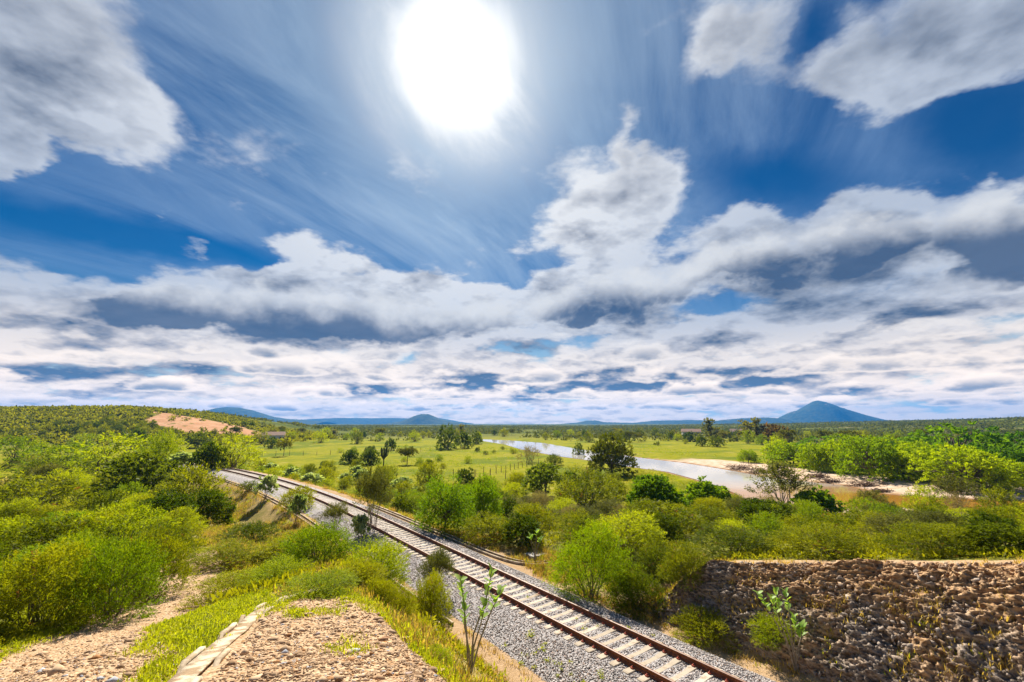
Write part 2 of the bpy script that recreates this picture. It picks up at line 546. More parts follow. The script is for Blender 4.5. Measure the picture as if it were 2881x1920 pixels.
def link(name, data, parent=None, loc=(0, 0, 0), rotz=0.0, scale=None, **props):
    o = bpy.data.objects.new(name, data)
    COL.objects.link(o)
    o.location = loc
    if rotz:
        o.rotation_euler = (0, 0, rotz)
    if scale is not None:
        o.scale = scale
    if parent:
        o.parent = parent
    for k, v in props.items():
        o[k] = v
    return o


def thing(name, label, cat, loc=(0, 0, 0), rotz=0.0, group=None, data=None):
    o = link(name, data, None, loc, rotz, label=label, category=cat)
    if group:
        o['group'] = group
    return o


def material(name, rough=0.9):
    m = bpy.data.materials.new(name)
    m.use_nodes = True
    m.node_tree.nodes.clear()
    g = Net(m.node_tree)
    out = g.node('ShaderNodeOutputMaterial')
    return m, g, out


def simple(name, c1, c2, scale=3.0, rough=0.85, bump=0.0, spec=0.3, detail=5, metal=0.0, stops=(0.35, 0.68)):
    m, g, out = material(name)
    co = g.node('ShaderNodeTexCoord').outputs['Object']
    n = g.noise(co, scale, detail, 0.6)
    b = g.node('ShaderNodeBsdfPrincipled', {'Base Color': g.mix(g.ramp(n, *stops), c1, c2), 'Roughness': rough,
                                            'Specular IOR Level': spec, 'Metallic': metal})
    if bump:
        bp = g.node('ShaderNodeBump', {'Strength': bump, 'Distance': 0.02, 'Height': g.noise(co, scale * 6, 5, 0.65)})
        g.l.new(bp.outputs[0], b.inputs['Normal'])
    g.l.new(b.outputs[0], out.inputs[0])
    return m


def attr(g, name):
    return g.node('ShaderNodeAttribute', attribute_name=name).outputs['Fac']


def grid_faces(nr, nc, wrap=False):
    i = np.arange(nr - 1)[:, None]; j = np.arange(nc if wrap else nc - 1)[None, :]
    j2 = (j + 1) % nc
    return np.stack([i * nc + j, i * nc + j2, (i + 1) * nc + j2, (i + 1) * nc + j], -1).reshape(-1, 4)


# ---------------------------------------------------------------- ground
def ground_material():
    m, g, out = material('ground_cover')
    geo = g.node('ShaderNodeNewGeometry')
    pos = geo.outputs['Position']
    n_big = g.noise(pos, 0.05, 4, 0.55)
    n_mid = g.noise(pos, 0.45, 5, 0.6)
    n_fine = g.noise(pos, 5.0, 6, 0.65)
    n_peb = g.node('ShaderNodeTexVoronoi', {'Vector': pos, 'Scale': 26.0}, feature='F1')
    n_peb2 = g.node('ShaderNodeTexVoronoi', {'Vector': pos, 'Scale': 13.0}, feature='F1')
    # meadow and scrub floor
    grass = g.mix(g.ramp(n_mid, 0.32, 0.7), (0.085, 0.105, 0.013), (0.21, 0.20, 0.028))
    grass = g.mix(g.ramp(n_fine, 0.4, 0.75), grass, (0.27, 0.235, 0.06))
    meadow = g.mix(g.ramp(n_mid, 0.3, 0.75), (0.17, 0.18, 0.006), (0.28, 0.25, 0.012))
    meadow = g.mix(g.ramp(n_big, 0.46, 0.62), meadow, (0.12, 0.15, 0.010))
    meadow = g.mix(g.ramp(g.noise(pos, 0.13, 5, 0.65), 0.55, 0.72), meadow, (0.30, 0.25, 0.045))
    meadow = g.mix(g.m('MULTIPLY', g.ramp(n_fine, 0.5, 0.75), 0.35), meadow, (0.10, 0.11, 0.012))
    col = g.mix(attr(g, 'meadow'), grass, meadow)
    far = g.mix(g.ramp(g.noise(pos, 0.02, 6, 0.65), 0.35, 0.66), (0.050, 0.070, 0.006), (0.150, 0.155, 0.016))
    far = g.mix(g.ramp(g.noise(pos, 0.006, 4, 0.6), 0.60, 0.72), far, (0.26, 0.20, 0.12))
    col = g.mix(attr(g, 'far'), col, far)
    dry = g.mix(g.ramp(n_fine, 0.35, 0.7), (0.42, 0.29, 0.13), (0.24, 0.20, 0.05))
    col = g.mix(g.m('MULTIPLY', attr(g, 'dry'), g.ramp(n_mid, 0.25, 0.6)), col, dry)
    # tan earth of the railway formation
    earth = g.mix(g.ramp(n_fine, 0.3, 0.7), (0.46, 0.31, 0.185), (0.36, 0.23, 0.12))
    col = g.mix(attr(g, 'earth'), col, earth)
    # stony soil: every pebble its own tone
    rnd = g.node('ShaderNodeSeparateColor', {0: n_peb.outputs['Color']})
    peb = g.mix(rnd.outputs[0], (0.29, 0.17, 0.085), (0.60, 0.42, 0.255))
    peb = g.mix(g.ramp(rnd.outputs[1], 0.78, 0.86), peb, (0.32, 0.16, 0.06))
    rnd2 = g.node('ShaderNodeSeparateColor', {0: n_peb2.outputs['Color']})
    peb = g.mix(g.m('MULTIPLY', rnd2.outputs[0], 0.45), peb, (0.50, 0.37, 0.25))
    col = g.mix(g.ramp(g.m('MULTIPLY_ADD', g.m('SUBTRACT', n_mid, 0.5), 0.7, attr(g, 'gravel')), 0.38, 0.62), col, peb)
    pk = g.mix(g.ramp(g.noise(pos, 0.10, 5, 0.65), 0.35, 0.68), (0.40, 0.205, 0.105), (0.50, 0.29, 0.17))
    pk = g.mix(g.ramp(g.noise(pos, 0.22, 5, 0.65), 0.56, 0.66), pk, (0.15, 0.14, 0.03))
    col = g.mix(g.ramp(g.m('MULTIPLY_ADD', g.m('SUBTRACT', g.noise(pos, 0.06, 5, 0.6), 0.5), 0.9, attr(g, 'pink')), 0.4, 0.6), col, pk)
    sd = g.mix(g.ramp(g.noise(pos, 0.5, 5, 0.65), 0.36, 0.7), (0.60, 0.46, 0.35), (0.44, 0.29, 0.17))
    sd = g.mix(attr(g, 'wet'), sd, (0.20, 0.095, 0.03))
    col = g.mix(g.ramp(g.m('MULTIPLY_ADD', g.m('SUBTRACT', g.noise(pos, 0.25, 4, 0.6), 0.5), 0.6, attr(g, 'sand')), 0.4, 0.6), col, sd)
    h = g.m('MULTIPLY_ADD', n_fine, 0.6, g.m('MULTIPLY', n_peb.outputs['Distance'], -0.8))
    bp = g.node('ShaderNodeBump', {'Strength': 0.7, 'Distance': 0.05, 'Height': h})
    b = g.node('ShaderNodeBsdfPrincipled', {'Base Color': col, 'Roughness': 0.95, 'Specular IOR Level': 0.02, 'Normal': bp.outputs[0]})
    g.l.new(b.outputs[0], out.inputs[0])
    return m


def build_ground():
    rr = [0.0, 1.2]
    while rr[-1] < 7500:
        rr.append(rr[-1] + max(0.22, rr[-1] * 0.022))
    rr = np.array(rr)
    az = np.radians(np.concatenate([np.linspace(-66, 66, 660), np.linspace(66, 294, 90)[1:-1]]))
    A, RR = np.meshgrid(az, rr)
    x, y = RR * np.sin(A), RR * np.cos(A)
    z = height(x, y)
    s, n = track_sn(x, y)
    # keep the sheet under the ballast and the rock face, which are built on top of it
    nt, zt = wall_top(np.clip(s, -16, 16))
    z = z - 0.35 * ((s > -15) & (s < 13.6) & (n > 4.0) & (n < nt + 0.5))
    v = np.stack([x, y, z], -1).reshape(-1, 3)
    x, y, s, n, r = x.ravel(), y.ravel(), s.ravel(), n.ravel(), RR.ravel()
    rd = sdist(x, y, RIVER)
    on = (s < 125)
    dpath = poly_dist(x, y, PATH)
    gravel = np.maximum(sstep(2.2, 1.2, dpath - 0.9 * sstep(10, 4, y)), sstep(0.35, -0.25, sdist(x, y, SPUR) + 0.9 * (fbm(x / 0.6, y / 0.6, seed=44) - 0.5)))
    gravel = np.maximum(gravel, sstep(6, 3, np.hypot(x, y)))
    wt = np.abs(n - nt.ravel())
    gravel = np.maximum(gravel, sstep(2.2, 1.2, wt) * (s < 15) * (n > 3))
    earth = on * (np.abs(n) < 5.2) * sstep(5.2, 3.6, np.abs(n)) * 0.95
    dry = on * sstep(15, 7, np.abs(n)) * (n < 0) + 0.25 * on * (n > 0) * sstep(9, 5, n)
    sand = sstep(24, 9, rd) * sstep(175, 120, y) * ((x > 40 + (100 - y) * 0.02) | (rd < 2)) * (x > 43)
    sand = np.maximum(sand, sstep(2.0, 0.5, rd) * sstep(300, 120, y))
    wet = sstep(2.2, 0.3, rd)
    meadow = sstep(58, 80, r) * sstep(420, 300, r)
    pink = sstep(14, -12, sdist(x, y, PINK) + 16 * (fbm(x / 11, y / 11, seed=45) - 0.5))
    fara = sstep(330, 520, r)
    hill = np.maximum(0, sstep(-3.0, 1.0, z.ravel())) * sstep(190, 240, r)
    fara = np.maximum(fara, hill)
    me = mesh_np('ground', v, grid_faces(len(rr), len(az), True), ground_material(), True,
                 dict(gravel=gravel, earth=earth, dry=np.clip(dry, 0, 1), sand=sand, wet=wet, meadow=meadow, pink=pink, far=fara))
    link('ground', me, kind='structure', label='rolling scrubland ground with meadow, gravel and bare earth')


build_ground()


# ---------------------------------------------------------------- river
def build_river():
    m, g, out = material('river_water')
    geo = g.node('ShaderNodeNewGeometry')
    pos = geo.outputs['Position']
    rip = g.noise(g.v('MULTIPLY', pos, (1.0, 0.5, 1)), 1.6, 3, 0.5)
    bp = g.node('ShaderNodeBump', {'Strength': 0.10, 'Distance': 0.05, 'Height': rip})
    sx = g.node('ShaderNodeSeparateXYZ', {0: pos})
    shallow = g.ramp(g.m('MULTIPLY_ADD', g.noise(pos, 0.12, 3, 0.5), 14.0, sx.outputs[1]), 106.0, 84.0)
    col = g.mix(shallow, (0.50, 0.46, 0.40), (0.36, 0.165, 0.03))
    b = g.node('ShaderNodeBsdfPrincipled', {'Base Color': col, 'Roughness': 0.06, 'IOR': 1.33, 'Specular IOR Level': 0.6,
                                            'Normal': bp.outputs[0]})
    g.l.new(b.outputs[0], out.inputs[0])
    cx, cy_ = np.mean([p[0] for p in RIVER]), np.mean([p[1] for p in RIVER])
    bm = bmesh.new()
    vs_ = [bm.verts.new((px, py, RIVER_Z)) for px, py in RIVER]
    f = bm.faces.new(vs_)
    if f.normal.z < 0:
        f.normal_flip()
    bmesh.ops.triangulate(bm, faces=bm.faces[:])
    me = bpy.data.meshes.new('river'); bm.to_mesh(me); bm.free()
    me.materials.append(m)
    link('river', me, kind='structure', label='brown river winding through the valley and mirroring the bright clouds')


build_river()


# ---------------------------------------------------------------- far mountains
def build_mountain(name, label, dist, prof, depth, seed):
    """prof: (azimuth tangent x/y, elevation tangent) along the skyline"""
    m = MOUNTAIN
    us = np.linspace(prof[0][0], prof[-1][0], 140)
    hs = np.interp(us, [p[0] for p in prof], [p[1] for p in prof])
    nb = 26
    t = np.linspace(-1, 1, nb)
    U, T = np.meshgrid(us, t)
    top = np.interp(us, us, hs) * dist + CAM_H
    x = U * dist
    y = dist + T * depth
    base = -40.0
    shape = (np.cos(T * math.pi) * 0.5 + 0.5) ** 0.8
    z = base + (top[None, :] - base) * shape
    z = z + (fbm(x / 160, y / 160, seed=seed) - 0.5) * 0.16 * (top[None, :] - base) * (1 - shape ** 3)
    z = z + (fbm(x / 40, y / 40, seed=seed + 3) - 0.5) * 6 * shape
    v = np.stack([x, y, z], -1).reshape(-1, 3)
    me = mesh_np(name, v, grid_faces(nb, len(us)), m, True)
    link(name, me, kind='structure', label=label)


def mountain_material():
    m, g, out = material('wooded_mountain')
    pos = g.node('ShaderNodeNewGeometry').outputs['Position']
    n = g.noise(pos, 0.02, 7, 0.7)
    col = g.mix(g.ramp(n, 0.35, 0.65), (0.022, 0.040, 0.010), (0.075, 0.085, 0.022))
    col = g.mix(g.ramp(g.noise(pos, 0.008, 5, 0.6), 0.62, 0.72), col, (0.16, 0.13, 0.09))
    bp = g.node('ShaderNodeBump', {'Strength': 0.6, 'Distance': 6.0, 'Height': n})
    b = g.node('ShaderNodeBsdfPrincipled', {'Base Color': col, 'Roughness': 0.95, 'Specular IOR Level': 0.05, 'Normal': bp.outputs[0]})
    g.l.new(b.outputs[0], out.inputs[0])
    return m


MOUNTAIN = mountain_material()
build_mountain('mountain', 'flat topped blue mountain rising behind the left hill', 5200, [(-0.7142, 0.0031), (-0.6992, 0.0094), (-0.6848, 0.0211), (-0.6701, 0.0306), (-0.6546, 0.0345), (-0.6388, 0.0361), (-0.6148, 0.0353), (-0.5903, 0.0306), (-0.5656, 0.0227), (-0.541, 0.0156), (-0.5088, 0.0109), (-0.4688, 0.0078), (-0.4128, 0.0031)], 700, 41)
build_mountain('mountain', 'long low blue ridge on the horizon left of the centre', 7200, [(-0.5396, 0.0016), (-0.4846, 0.0078), (-0.4293, 0.0109), (-0.3818, 0.0125), (-0.3102, 0.0117), (-0.2705, 0.0125), (-0.2228, 0.0109), (-0.1593, 0.0117), (-0.1194, 0.0047), (-0.0876, 0.0)], 600, 42)
build_mountain('mountain', 'small blue cone shaped mountain in the middle of the horizon', 4600, [(-0.2778, 0.0), (-0.2463, 0.0047), (-0.2307, 0.0101), (-0.2167, 0.0172), (-0.2033, 0.0211), (-0.1874, 0.0211), (-0.1737, 0.0156), (-0.1592, 0.0094), (-0.1353, 0.0047), (-0.1034, 0.0)], 420, 43)
build_mountain('mountain', 'faint low rise on the horizon right of the centre', 5600, [(0.0947, -0.0016), (0.1423, 0.0016), (0.1663, 0.0062), (0.1861, 0.007), (0.2058, 0.0031), (0.2692, 0.0016), (0.3171, 0.0062), (0.4045, 0.0078), (0.452, 0.0062), (0.4911, 0.0)], 500, 44)
build_mountain('mountain', 'low dark blue shoulder left of the peaked mountain', 5200, [(0.4118, 0.0), (0.468, 0.0078), (0.516, 0.0117), (0.5638, 0.0133), (0.5954, 0.0117), (0.6344, 0.0055), (0.6734, 0.0)], 450, 45)
build_mountain('mountain', 'peaked blue mountain on the right of the horizon', 5600, [(0.5791, 0.0), (0.6104, 0.0109), (0.6235, 0.0211), (0.6362, 0.0274), (0.651, 0.0313), (0.6674, 0.0408), (0.6854, 0.0511), (0.697, 0.048), (0.7206, 0.0385), (0.745, 0.0306), (0.7693, 0.0219), (0.7921, 0.0148), (0.825, 0.0062), (0.8446, 0.0)], 650, 46)


# ---------------------------------------------------------------- haze over the valley
def build_haze():
    m = bpy.data.materials.new('valley_haze')
    m.use_nodes = True
    nt = m.node_tree
    nt.nodes.clear()
    out = nt.nodes.new('ShaderNodeOutputMaterial')
    pv = nt.nodes.new('ShaderNodeVolumePrincipled')
    pv.inputs['Color'].default_value = HAZE_COLOR
    pv.inputs['Density'].default_value = HAZE_DENSITY
    pv.inputs['Anisotropy'].default_value = 0.2
    nt.links.new(pv.outputs[0], out.inputs['Volume'])
    bm = bmesh.new()
    bmesh.ops.create_cube(bm, size=1.0)
    me = bpy.data.meshes.new('haze'); bm.to_mesh(me); bm.free()
    me.materials.append(m)
    lo, hi = -42.0, HAZE_TOP
    o = link('haze', me, None, (0, 0, (lo + hi) / 2), scale=(16400, 16400, hi - lo), kind='stuff')
    o['label'] = 'thin blue haze over the far plain and mountains'
HAZE_COLOR = (0.04, 0.29, 0.80, 1)
HAZE_DENSITY = 0.00010
HAZE_TOP = 310.0
build_haze()

# ---------------------------------------------------------------- rock face of the cutting
def rock_material():
    m, g, out = material('cut_rock')
    geo = g.node('ShaderNodeNewGeometry')
    pos = geo.outputs['Position']
    n1 = g.noise(pos, 0.55, 5, 0.6)
    n2 = g.noise(g.v('MULTIPLY', pos, (1, 1, 2.2)), 4.5, 7, 0.7)
    orange = attr(g, 'soil')
    base = g.mix(g.ramp(n2, 0.36, 0.64), (0.095, 0.070, 0.052), (0.44, 0.35, 0.275))
    soil = g.mix(g.ramp(n2, 0.34, 0.66), (0.20, 0.10, 0.04), (0.60, 0.38, 0.20))
    k = g.ramp(g.m('MULTIPLY_ADD', g.m('SUBTRACT', n1, 0.5), 1.5, orange), 0.3, 0.75)
    col = g.mix(k, base, soil)
    tint = attr(g, 'tint')
    col = g.mix(g.m('MULTIPLY', tint, 0.5), col, (0.42, 0.34, 0.28))
    bp = g.node('ShaderNodeBump', {'Strength': 0.8, 'Distance': 0.05, 'Height': n2})
    b = g.node('ShaderNodeBsdfPrincipled', {'Base Color': col, 'Roughness': 0.9, 'Specular IOR Level': 0.2, 'Normal': bp.outputs[0]})
    g.l.new(b.outputs[0], out.inputs[0])
    return m


ROCK = rock_material()


def rock_face_point(s, t):
    """t 0 at the toe, 1 at the brow, up to 1.25 on the top"""
    nt, zt = wall_top(s)
    toe, fz = 3.6, -0.55
    keep = sstep(14.0, 10.5, s)
    tt = np.clip(t, 0, 1)
    n = toe + (nt - toe) * t
    z = fz + (zt - fz) * (1 - (1 - tt) ** 1.35) - 0.05 * np.maximum(n - nt, 0)
    z = -0.62 + (z + 0.62) * keep
    x = TD[0] * s + TN[0] * (n + N0)
    y = TD[1] * s + TN[1] * (n + N0)
    return x, y, z


def build_rock_face():
    s = np.linspace(-6.0, 13.6, 420)
    t = np.linspace(0.0, 1.22, 170)
    T, S = np.meshgrid(t, s, indexing='ij')
    x, y, z = rock_face_point(S, T)
    brow = sstep(0.65, 1.0, T) * sstep(1.22, 1.05, T) * sstep(13.4, 11.5, S)
    z = z + brow * ((fbm(S / 1.5, S * 0 + 3.3, seed=58, octv=4) - 0.5) * 0.55)
    # slabby broken relief, bedding dipping to the left
    q = z * 2.6 + S * 0.55
    rel = (fbm(S * 1.4, T * 6, q, seed=51, octv=3) - 0.5) * 0.36
    rel += (np.abs(fbm(S * 5.2, T * 24, q * 2.2, seed=52, octv=4) - 0.5) * -2 + 0.4) * 0.34
    rel += (np.abs(fbm(S * 13, T * 55, q * 5, seed=53, octv=3) - 0.5) * -2 + 0.4) * 0.15
    amp = sstep(0.0, 0.12, T) * (1 - 0.75 * sstep(0.98, 1.1, T))
    x = x - TN[0] * rel * amp * 0.8
    y = y - TN[1] * rel * amp * 0.8
    z = z + rel * amp * 0.75
    soil = 0.20 + 0.22 * sstep(11, 7, S) + 0.50 * sstep(0.35, 0.9, T) * sstep(12, 8, S) + 0.5 * (fbm(S / 1.3, T * 3, seed=57, octv=3) - 0.5)
    soil = np.where(T > 0.99, np.maximum(soil, 0.75), soil)
    me = mesh_np('rock_face', np.stack([x, y, z], -1).reshape(-1, 3), grid_faces(len(t), len(s)), ROCK, False,
                 dict(soil=soil.ravel(), tint=np.zeros(soil.size)))
    face = link('rock_face', me, kind='structure', label='rough brown and grey rock face of the railway cutting')
    # broken stone lying all over it
    rng = np.random.default_rng(5)
    ico = bmesh.new()
    bmesh.ops.create_icosphere(ico, subdivisions=1, radius=1.0)
    iv = np.array([v.co for v in ico.verts]) * rng.uniform(.8, 1.2, (len(ico.verts), 1)); jf = np.array([[v.index for v in f.verts] for f in ico.faces])
    ico.free()
    N = 5200
    ss = rng.uniform(-4, 13.2, N); tt = rng.uniform(0.02, 1.12, N)
    size = 0.03 + 0.085 * rng.random(N) ** 2.5
    px, py, pz = rock_face_point(ss, tt)
    V, Tn, So = [], [], []
    for i in range(N):
        rot = Euler((rng.normal(0.3, .8), rng.normal(-0.2, .8), rng.uniform(0, 6.28))).to_matrix()
        sc = np.array([1.0, rng.uniform(.45, .9), rng.uniform(.35, .7)]) * size[i]
        q = iv * (1 + rng.uniform(-.28, .28, (len(iv), 1))) * sc
        V.append(q @ np.array(rot).T + (px[i] - 0.04, py[i] - 0.03, pz[i] + 0.05))
        Tn.append(np.full(len(iv), rng.random()))
        So.append(np.full(len(iv), 0.25 + 0.5 * float(sstep(0.35, 1.0, tt[i]) * sstep(11, 6, ss[i]))))
    F = (jf[None] + (np.arange(N) * len(iv))[:, None, None]).reshape(-1, 3)
    me = mesh_np('rock_rubble', np.concatenate(V), F, ROCK, False, dict(tint=np.concatenate(Tn), soil=np.concatenate(So)))
    link('rubble', me, face, kind='stuff')
    # the larger blocks one by one
    protos = []
    for k in range(6):
        q = iv * (1 + rng.uniform(-.3, .3, (len(iv), 1))) * np.array([1.0, .7, .32])
        protos.append(mesh_np('stone', q, jf, ROCK, False, dict(tint=np.full(len(iv), rng.random()), soil=np.full(len(iv), 0.1 + 0.4 * (k % 2)))))
    for k in range(150):
        s1, t1 = rng.uniform(-2, 13), rng.uniform(0.05, 1.0)
        a, b, c = [float(v) for v in rock_face_point(np.array(s1), np.array(t1))]
        o = link('stone', protos[k % 6], face, (a - 0.06, b - 0.05, c + 0.05), scale=[rng.uniform(.09, .17)] * 3)
        o.rotation_euler = (rng.normal(.5, .35), rng.normal(-.35, .35), rng.uniform(0, 6.28))


build_rock_face()


# ---------------------------------------------------------------- railway
def sweep(name, profile, ss, mat, closed=True, zf=None, pos=track_pos, smooth=False):
    """carry a cross-section (offset, height) along a line"""
    V = []
    for s in ss:
        for off, zz in profile:
            p, d = pos(s, off)
            V.append((p[0], p[1], zz + (zf(s) if zf else 0.0)))
    return mesh_np(name, V, grid_faces(len(ss), len(profile), closed), mat, smooth)


def build_track():
    gravel, g, out = material('ballast_stone')
    pos = g.node('ShaderNodeNewGeometry').outputs['Position']
    vo = g.node('ShaderNodeTexVoronoi', {'Vector': pos, 'Scale': 22.0}, feature='F1')
    sc = g.node('ShaderNodeSeparateColor', {0: vo.outputs['Color']})
    n = g.noise(pos, 0.8, 4, 0.6)
    c = g.mix(sc.outputs[0], (0.24, 0.215, 0.205), (0.50, 0.455, 0.44))
    c = g.mix(g.ramp(sc.outputs[1], 0.85, 0.9), c, (0.30, 0.20, 0.15))
    c = g.mix(g.ramp(n, 0.62, 0.8), c, (0.40, 0.32, 0.26))
    bp = g.node('ShaderNodeBump', {'Strength': 1.0, 'Distance': 0.05, 'Height': g.m('MULTIPLY', vo.outputs['Distance'], -1.0)})
    b = g.node('ShaderNodeBsdfPrincipled', {'Base Color': c, 'Roughness': 0.85, 'Specular IOR Level': 0.25, 'Normal': bp.outputs[0]})
    g.l.new(b.outputs[0], out.inputs[0])
    st, g, out = material('ballast_chip')
    t = attr(g, 'tint')
    c = g.mix(t, (0.17, 0.145, 0.13), (0.60, 0.54, 0.50))
    c = g.mix(g.ramp(t, 0.90, 0.93), c, (0.30, 0.19, 0.13))
    b = g.node('ShaderNodeBsdfPrincipled', {'Base Color': c, 'Roughness': 0.8, 'Specular IOR Level': 0.25})
    g.l.new(b.outputs[0], out.inputs[0])
    ss = np.concatenate([np.arange(-1.0, 40, 0.7), np.arange(40, 128, 1.6)])
    prof = [(-3.35, -0.62), (-2.9, -0.50), (-2.35, -0.30), (-1.9, -0.21), (-0.9, -0.205), (0, -0.20), (0.9, -0.205), (1.7, -0.21), (2.0, -0.27), (2.45, -0.48), (2.75, -0.62)]
    bed = link('ballast_bed', sweep('ballast_bed', prof, ss, gravel, False, smooth=True), kind='structure',
               label='grey crushed stone bed of the railway')
    # loose stones of the ballast
    rng = np.random.default_rng(11)
    octv = np.array([(1, 0, 0), (-1, 0, 0), (0, 1, 0), (0, -1, 0), (0, 0, 1), (0, 0, -1)], float)
    octf = np.array([(0, 2, 4), (2, 1, 4), (1, 3, 4), (3, 0, 4), (2, 0, 5), (1, 2, 5), (3, 1, 5), (0, 3, 5)])
    N = 52000
    u = rng.random(N)
    sp = 3.0 + 40 * u ** 1.9
    off = rng.uniform(-3.3, 2.65, N)
    ph = np.abs((sp - 1.0 + .27) % 0.54 - .27)
    keep_ = ~((ph < .165) & (np.abs(off) < 1.32) & (sp < 112))
    sp, off = sp[keep_], off[keep_]
    N = len(sp)
    zz = np.interp(off, [p[0] for p in prof], [p[1] for p in prof])
    size = rng.uniform(0.018, 0.042, N) * (1 + 0.2 * (sp > 20))
    P = TD[None] * sp[:, None] + TN[None] * (N0 + off)[:, None]
    q = np.clip(sp - S0, 0, 99)
    P = P - TN[None] * (RAD - np.sqrt(RAD ** 2 - q ** 2))[:, None]
    ang = rng.uniform(0, 6.28, (N, 3))
    ca, sa = np.cos(ang), np.sin(ang)
    V = octv[None] * (1 + rng.uniform(-.35, .35, (N, 6, 1))) * (size[:, None] * np.stack([np.ones(N), rng.uniform(.6, 1, N), rng.uniform(.5, .9, N)], -1))[:, None]
    for ax, (i, j) in enumerate(((0, 1), (1, 2), (0, 2))):
        a, b2 = V[..., i].copy(), V[..., j].copy()
        V[..., i] = ca[:, None, ax] * a - sa[:, None, ax] * b2
        V[..., j] = sa[:, None, ax] * a + ca[:, None, ax] * b2
    V = V + np.stack([P[:, 0], P[:, 1], zz + 0.008], -1)[:, None]
    F = (octf[None] + (np.arange(N) * 6)[:, None, None]).reshape(-1, 3)
    me = mesh_np('ballast_stones', V.reshape(-1, 3), F, st, False, dict(tint=np.repeat(rng.random(N), 6)))
    link('ballast_stones', me, kind='stuff', label='loose grey crushed stones of the railway ballast')

    rust = simple('rusty_steel', (0.14, 0.044, 0.016), (0.25, 0.088, 0.032), 7.0, 0.62, 0.15, 0.4)
    worn = simple('worn_steel', (0.19, 0.085, 0.045), (0.28, 0.15, 0.09), 9.0, 0.5, 0.0, 0.4)
    conc, g, out = material('sleeper_concrete')
    pos = g.node('ShaderNodeNewGeometry').outputs['Position']
    rn = g.node('ShaderNodeObjectInfo').outputs['Random']
    c = g.mix(rn, (0.38, 0.31, 0.23), (0.58, 0.49, 0.38))
    c = g.mix(g.ramp(g.noise(pos, 4.0, 6, 0.65), 0.48, 0.70), c, (0.30, 0.215, 0.14))
    c = g.mix(g.ramp(g.noise(pos, 1.3, 4, 0.6), 0.60, 0.74), c, (0.22, 0.13, 0.075))
    bp = g.node('ShaderNodeBump', {'Strength': 0.4, 'Distance': 0.02, 'Height': g.noise(pos, 24, 5, 0.65)})
    b = g.node('ShaderNodeBsdfPrincipled', {'Base Color': c, 'Roughness': 0.88, 'Specular IOR Level': 0.2, 'Normal': bp.outputs[0]})
    g.l.new(b.outputs[0], out.inputs[0])
    clipm = simple('clip_red', (0.34, 0.055, 0.025), (0.45, 0.12, 0.06), 9.0, 0.6, 0.0)
    tr = thing('railway_track', 'single railway track with brown rails on concrete sleepers curving away to the left', 'railway track')
    ss = np.concatenate([np.arange(-1.0, 38, 0.9), np.arange(38, 128, 0.9)])
    half = [(0.080, -0.165), (0.080, -0.148), (0.026, -0.130), (0.014, -0.108), (0.014, -0.046), (0.044, -0.034), (0.044, -0.002), (0.036, 0.006)]
    prof_r = half + [(-a, b) for a, b in reversed(half)]
    for off in (-0.83, 0.83):
        me = sweep('rail', [(a + off, b) for a, b in prof_r], ss, rust)
        me.materials.append(worn)
        npf = len(prof_r)
        mi = np.zeros(len(me.polygons), np.int32)
        mi[7::npf] = 1
        me.polygons.foreach_set('material_index', mi)
        link('rail', me, tr)
    # sleepers: slightly waisted concrete beams
    bm = bmesh.new()
    xs = [-1.28, -1.22, -0.62, -0.30, 0.30, 0.62, 1.22, 1.28]
    tops = [-0.02, 0.0, 0.0, -0.03, -0.03, 0.0, 0.0, -0.02]
    wd = [0.115, 0.125, 0.125, 0.10, 0.10, 0.125, 0.125, 0.115]
    rings = []
    for x_, t_, w_ in zip(xs, tops, wd):
        rings.append([bm.verts.new(v) for v in ((x_, -w_ - 0.02, -0.2), (x_, -w_, t_ - 0.012), (x_, -w_ + 0.015, t_), (x_, w_ - 0.015, t_), (x_, w_, t_ - 0.012), (x_, w_ + 0.02, -0.2))])
    for r0, r1 in zip(rings[:-1], rings[1:]):
        for i in range(6):
            bm.faces.new((r0[i], r0[(i + 1) % 6], r1[(i + 1) % 6], r1[i]))
    bm.faces.new(rings[0]); bm.faces.new(list(reversed(rings[-1])))
    bmesh.ops.recalc_face_normals(bm, faces=bm.faces[:])
    sm = bpy.data.meshes.new('sleeper'); bm.to_mesh(sm); bm.free(); sm.materials.append(conc)
    bm = bmesh.new()
    bmesh.ops.create_cube(bm, size=1.0, matrix=Matrix.LocRotScale((0, 0, 0.02), None, (0.085, 0.10, 0.04)))
    bmesh.ops.create_cube(bm, size=1.0, matrix=Matrix.LocRotScale((0, 0, 0.055), None, (0.035, 0.035, 0.05)))
    bmesh.ops.bevel(bm, geom=bm.edges[:], offset=0.008, segments=1, affect='EDGES')
    cm = bpy.data.meshes.new('rail_clip'); bm.to_mesh(cm); bm.free(); cm.materials.append(clipm)
    rg = random.Random(4)
    k = 0
    s = 1.0
    while s < 112:
        p, d = track_pos(s)
        o = link('sleeper', sm, tr, (p[0], p[1], -0.166 + rg.uniform(-.004, 0)), math.atan2(d[1], d[0]) - math.pi / 2 + rg.gauss(0, .008))
        if s < 24:
            for off in (-0.83, 0.83):
                for sd in (-0.118, 0.118):
                    link('rail_clip', cm, o, (off + sd, 0, 0.0))
        s += 0.54
        k += 1


build_track()


# ---------------------------------------------------------------- concrete drains
CONC = simple('weathered_concrete', (0.33, 0.24, 0.14), (0.60, 0.48, 0.34), 3.5, 0.9, 0.4)
DRAIN_FLOOR = simple('dark_drain_floor', (0.10, 0.055, 0.02), (0.18, 0.10, 0.04), 3.0, 0.95, 0.3)  # dark brown tone for the channel floor between the pale walls


DIRTY = simple('dirty_concrete', (0.30, 0.20, 0.11), (0.58, 0.46, 0.32), 5.0, 0.95, 0.6, stops=(0.42, 0.58))


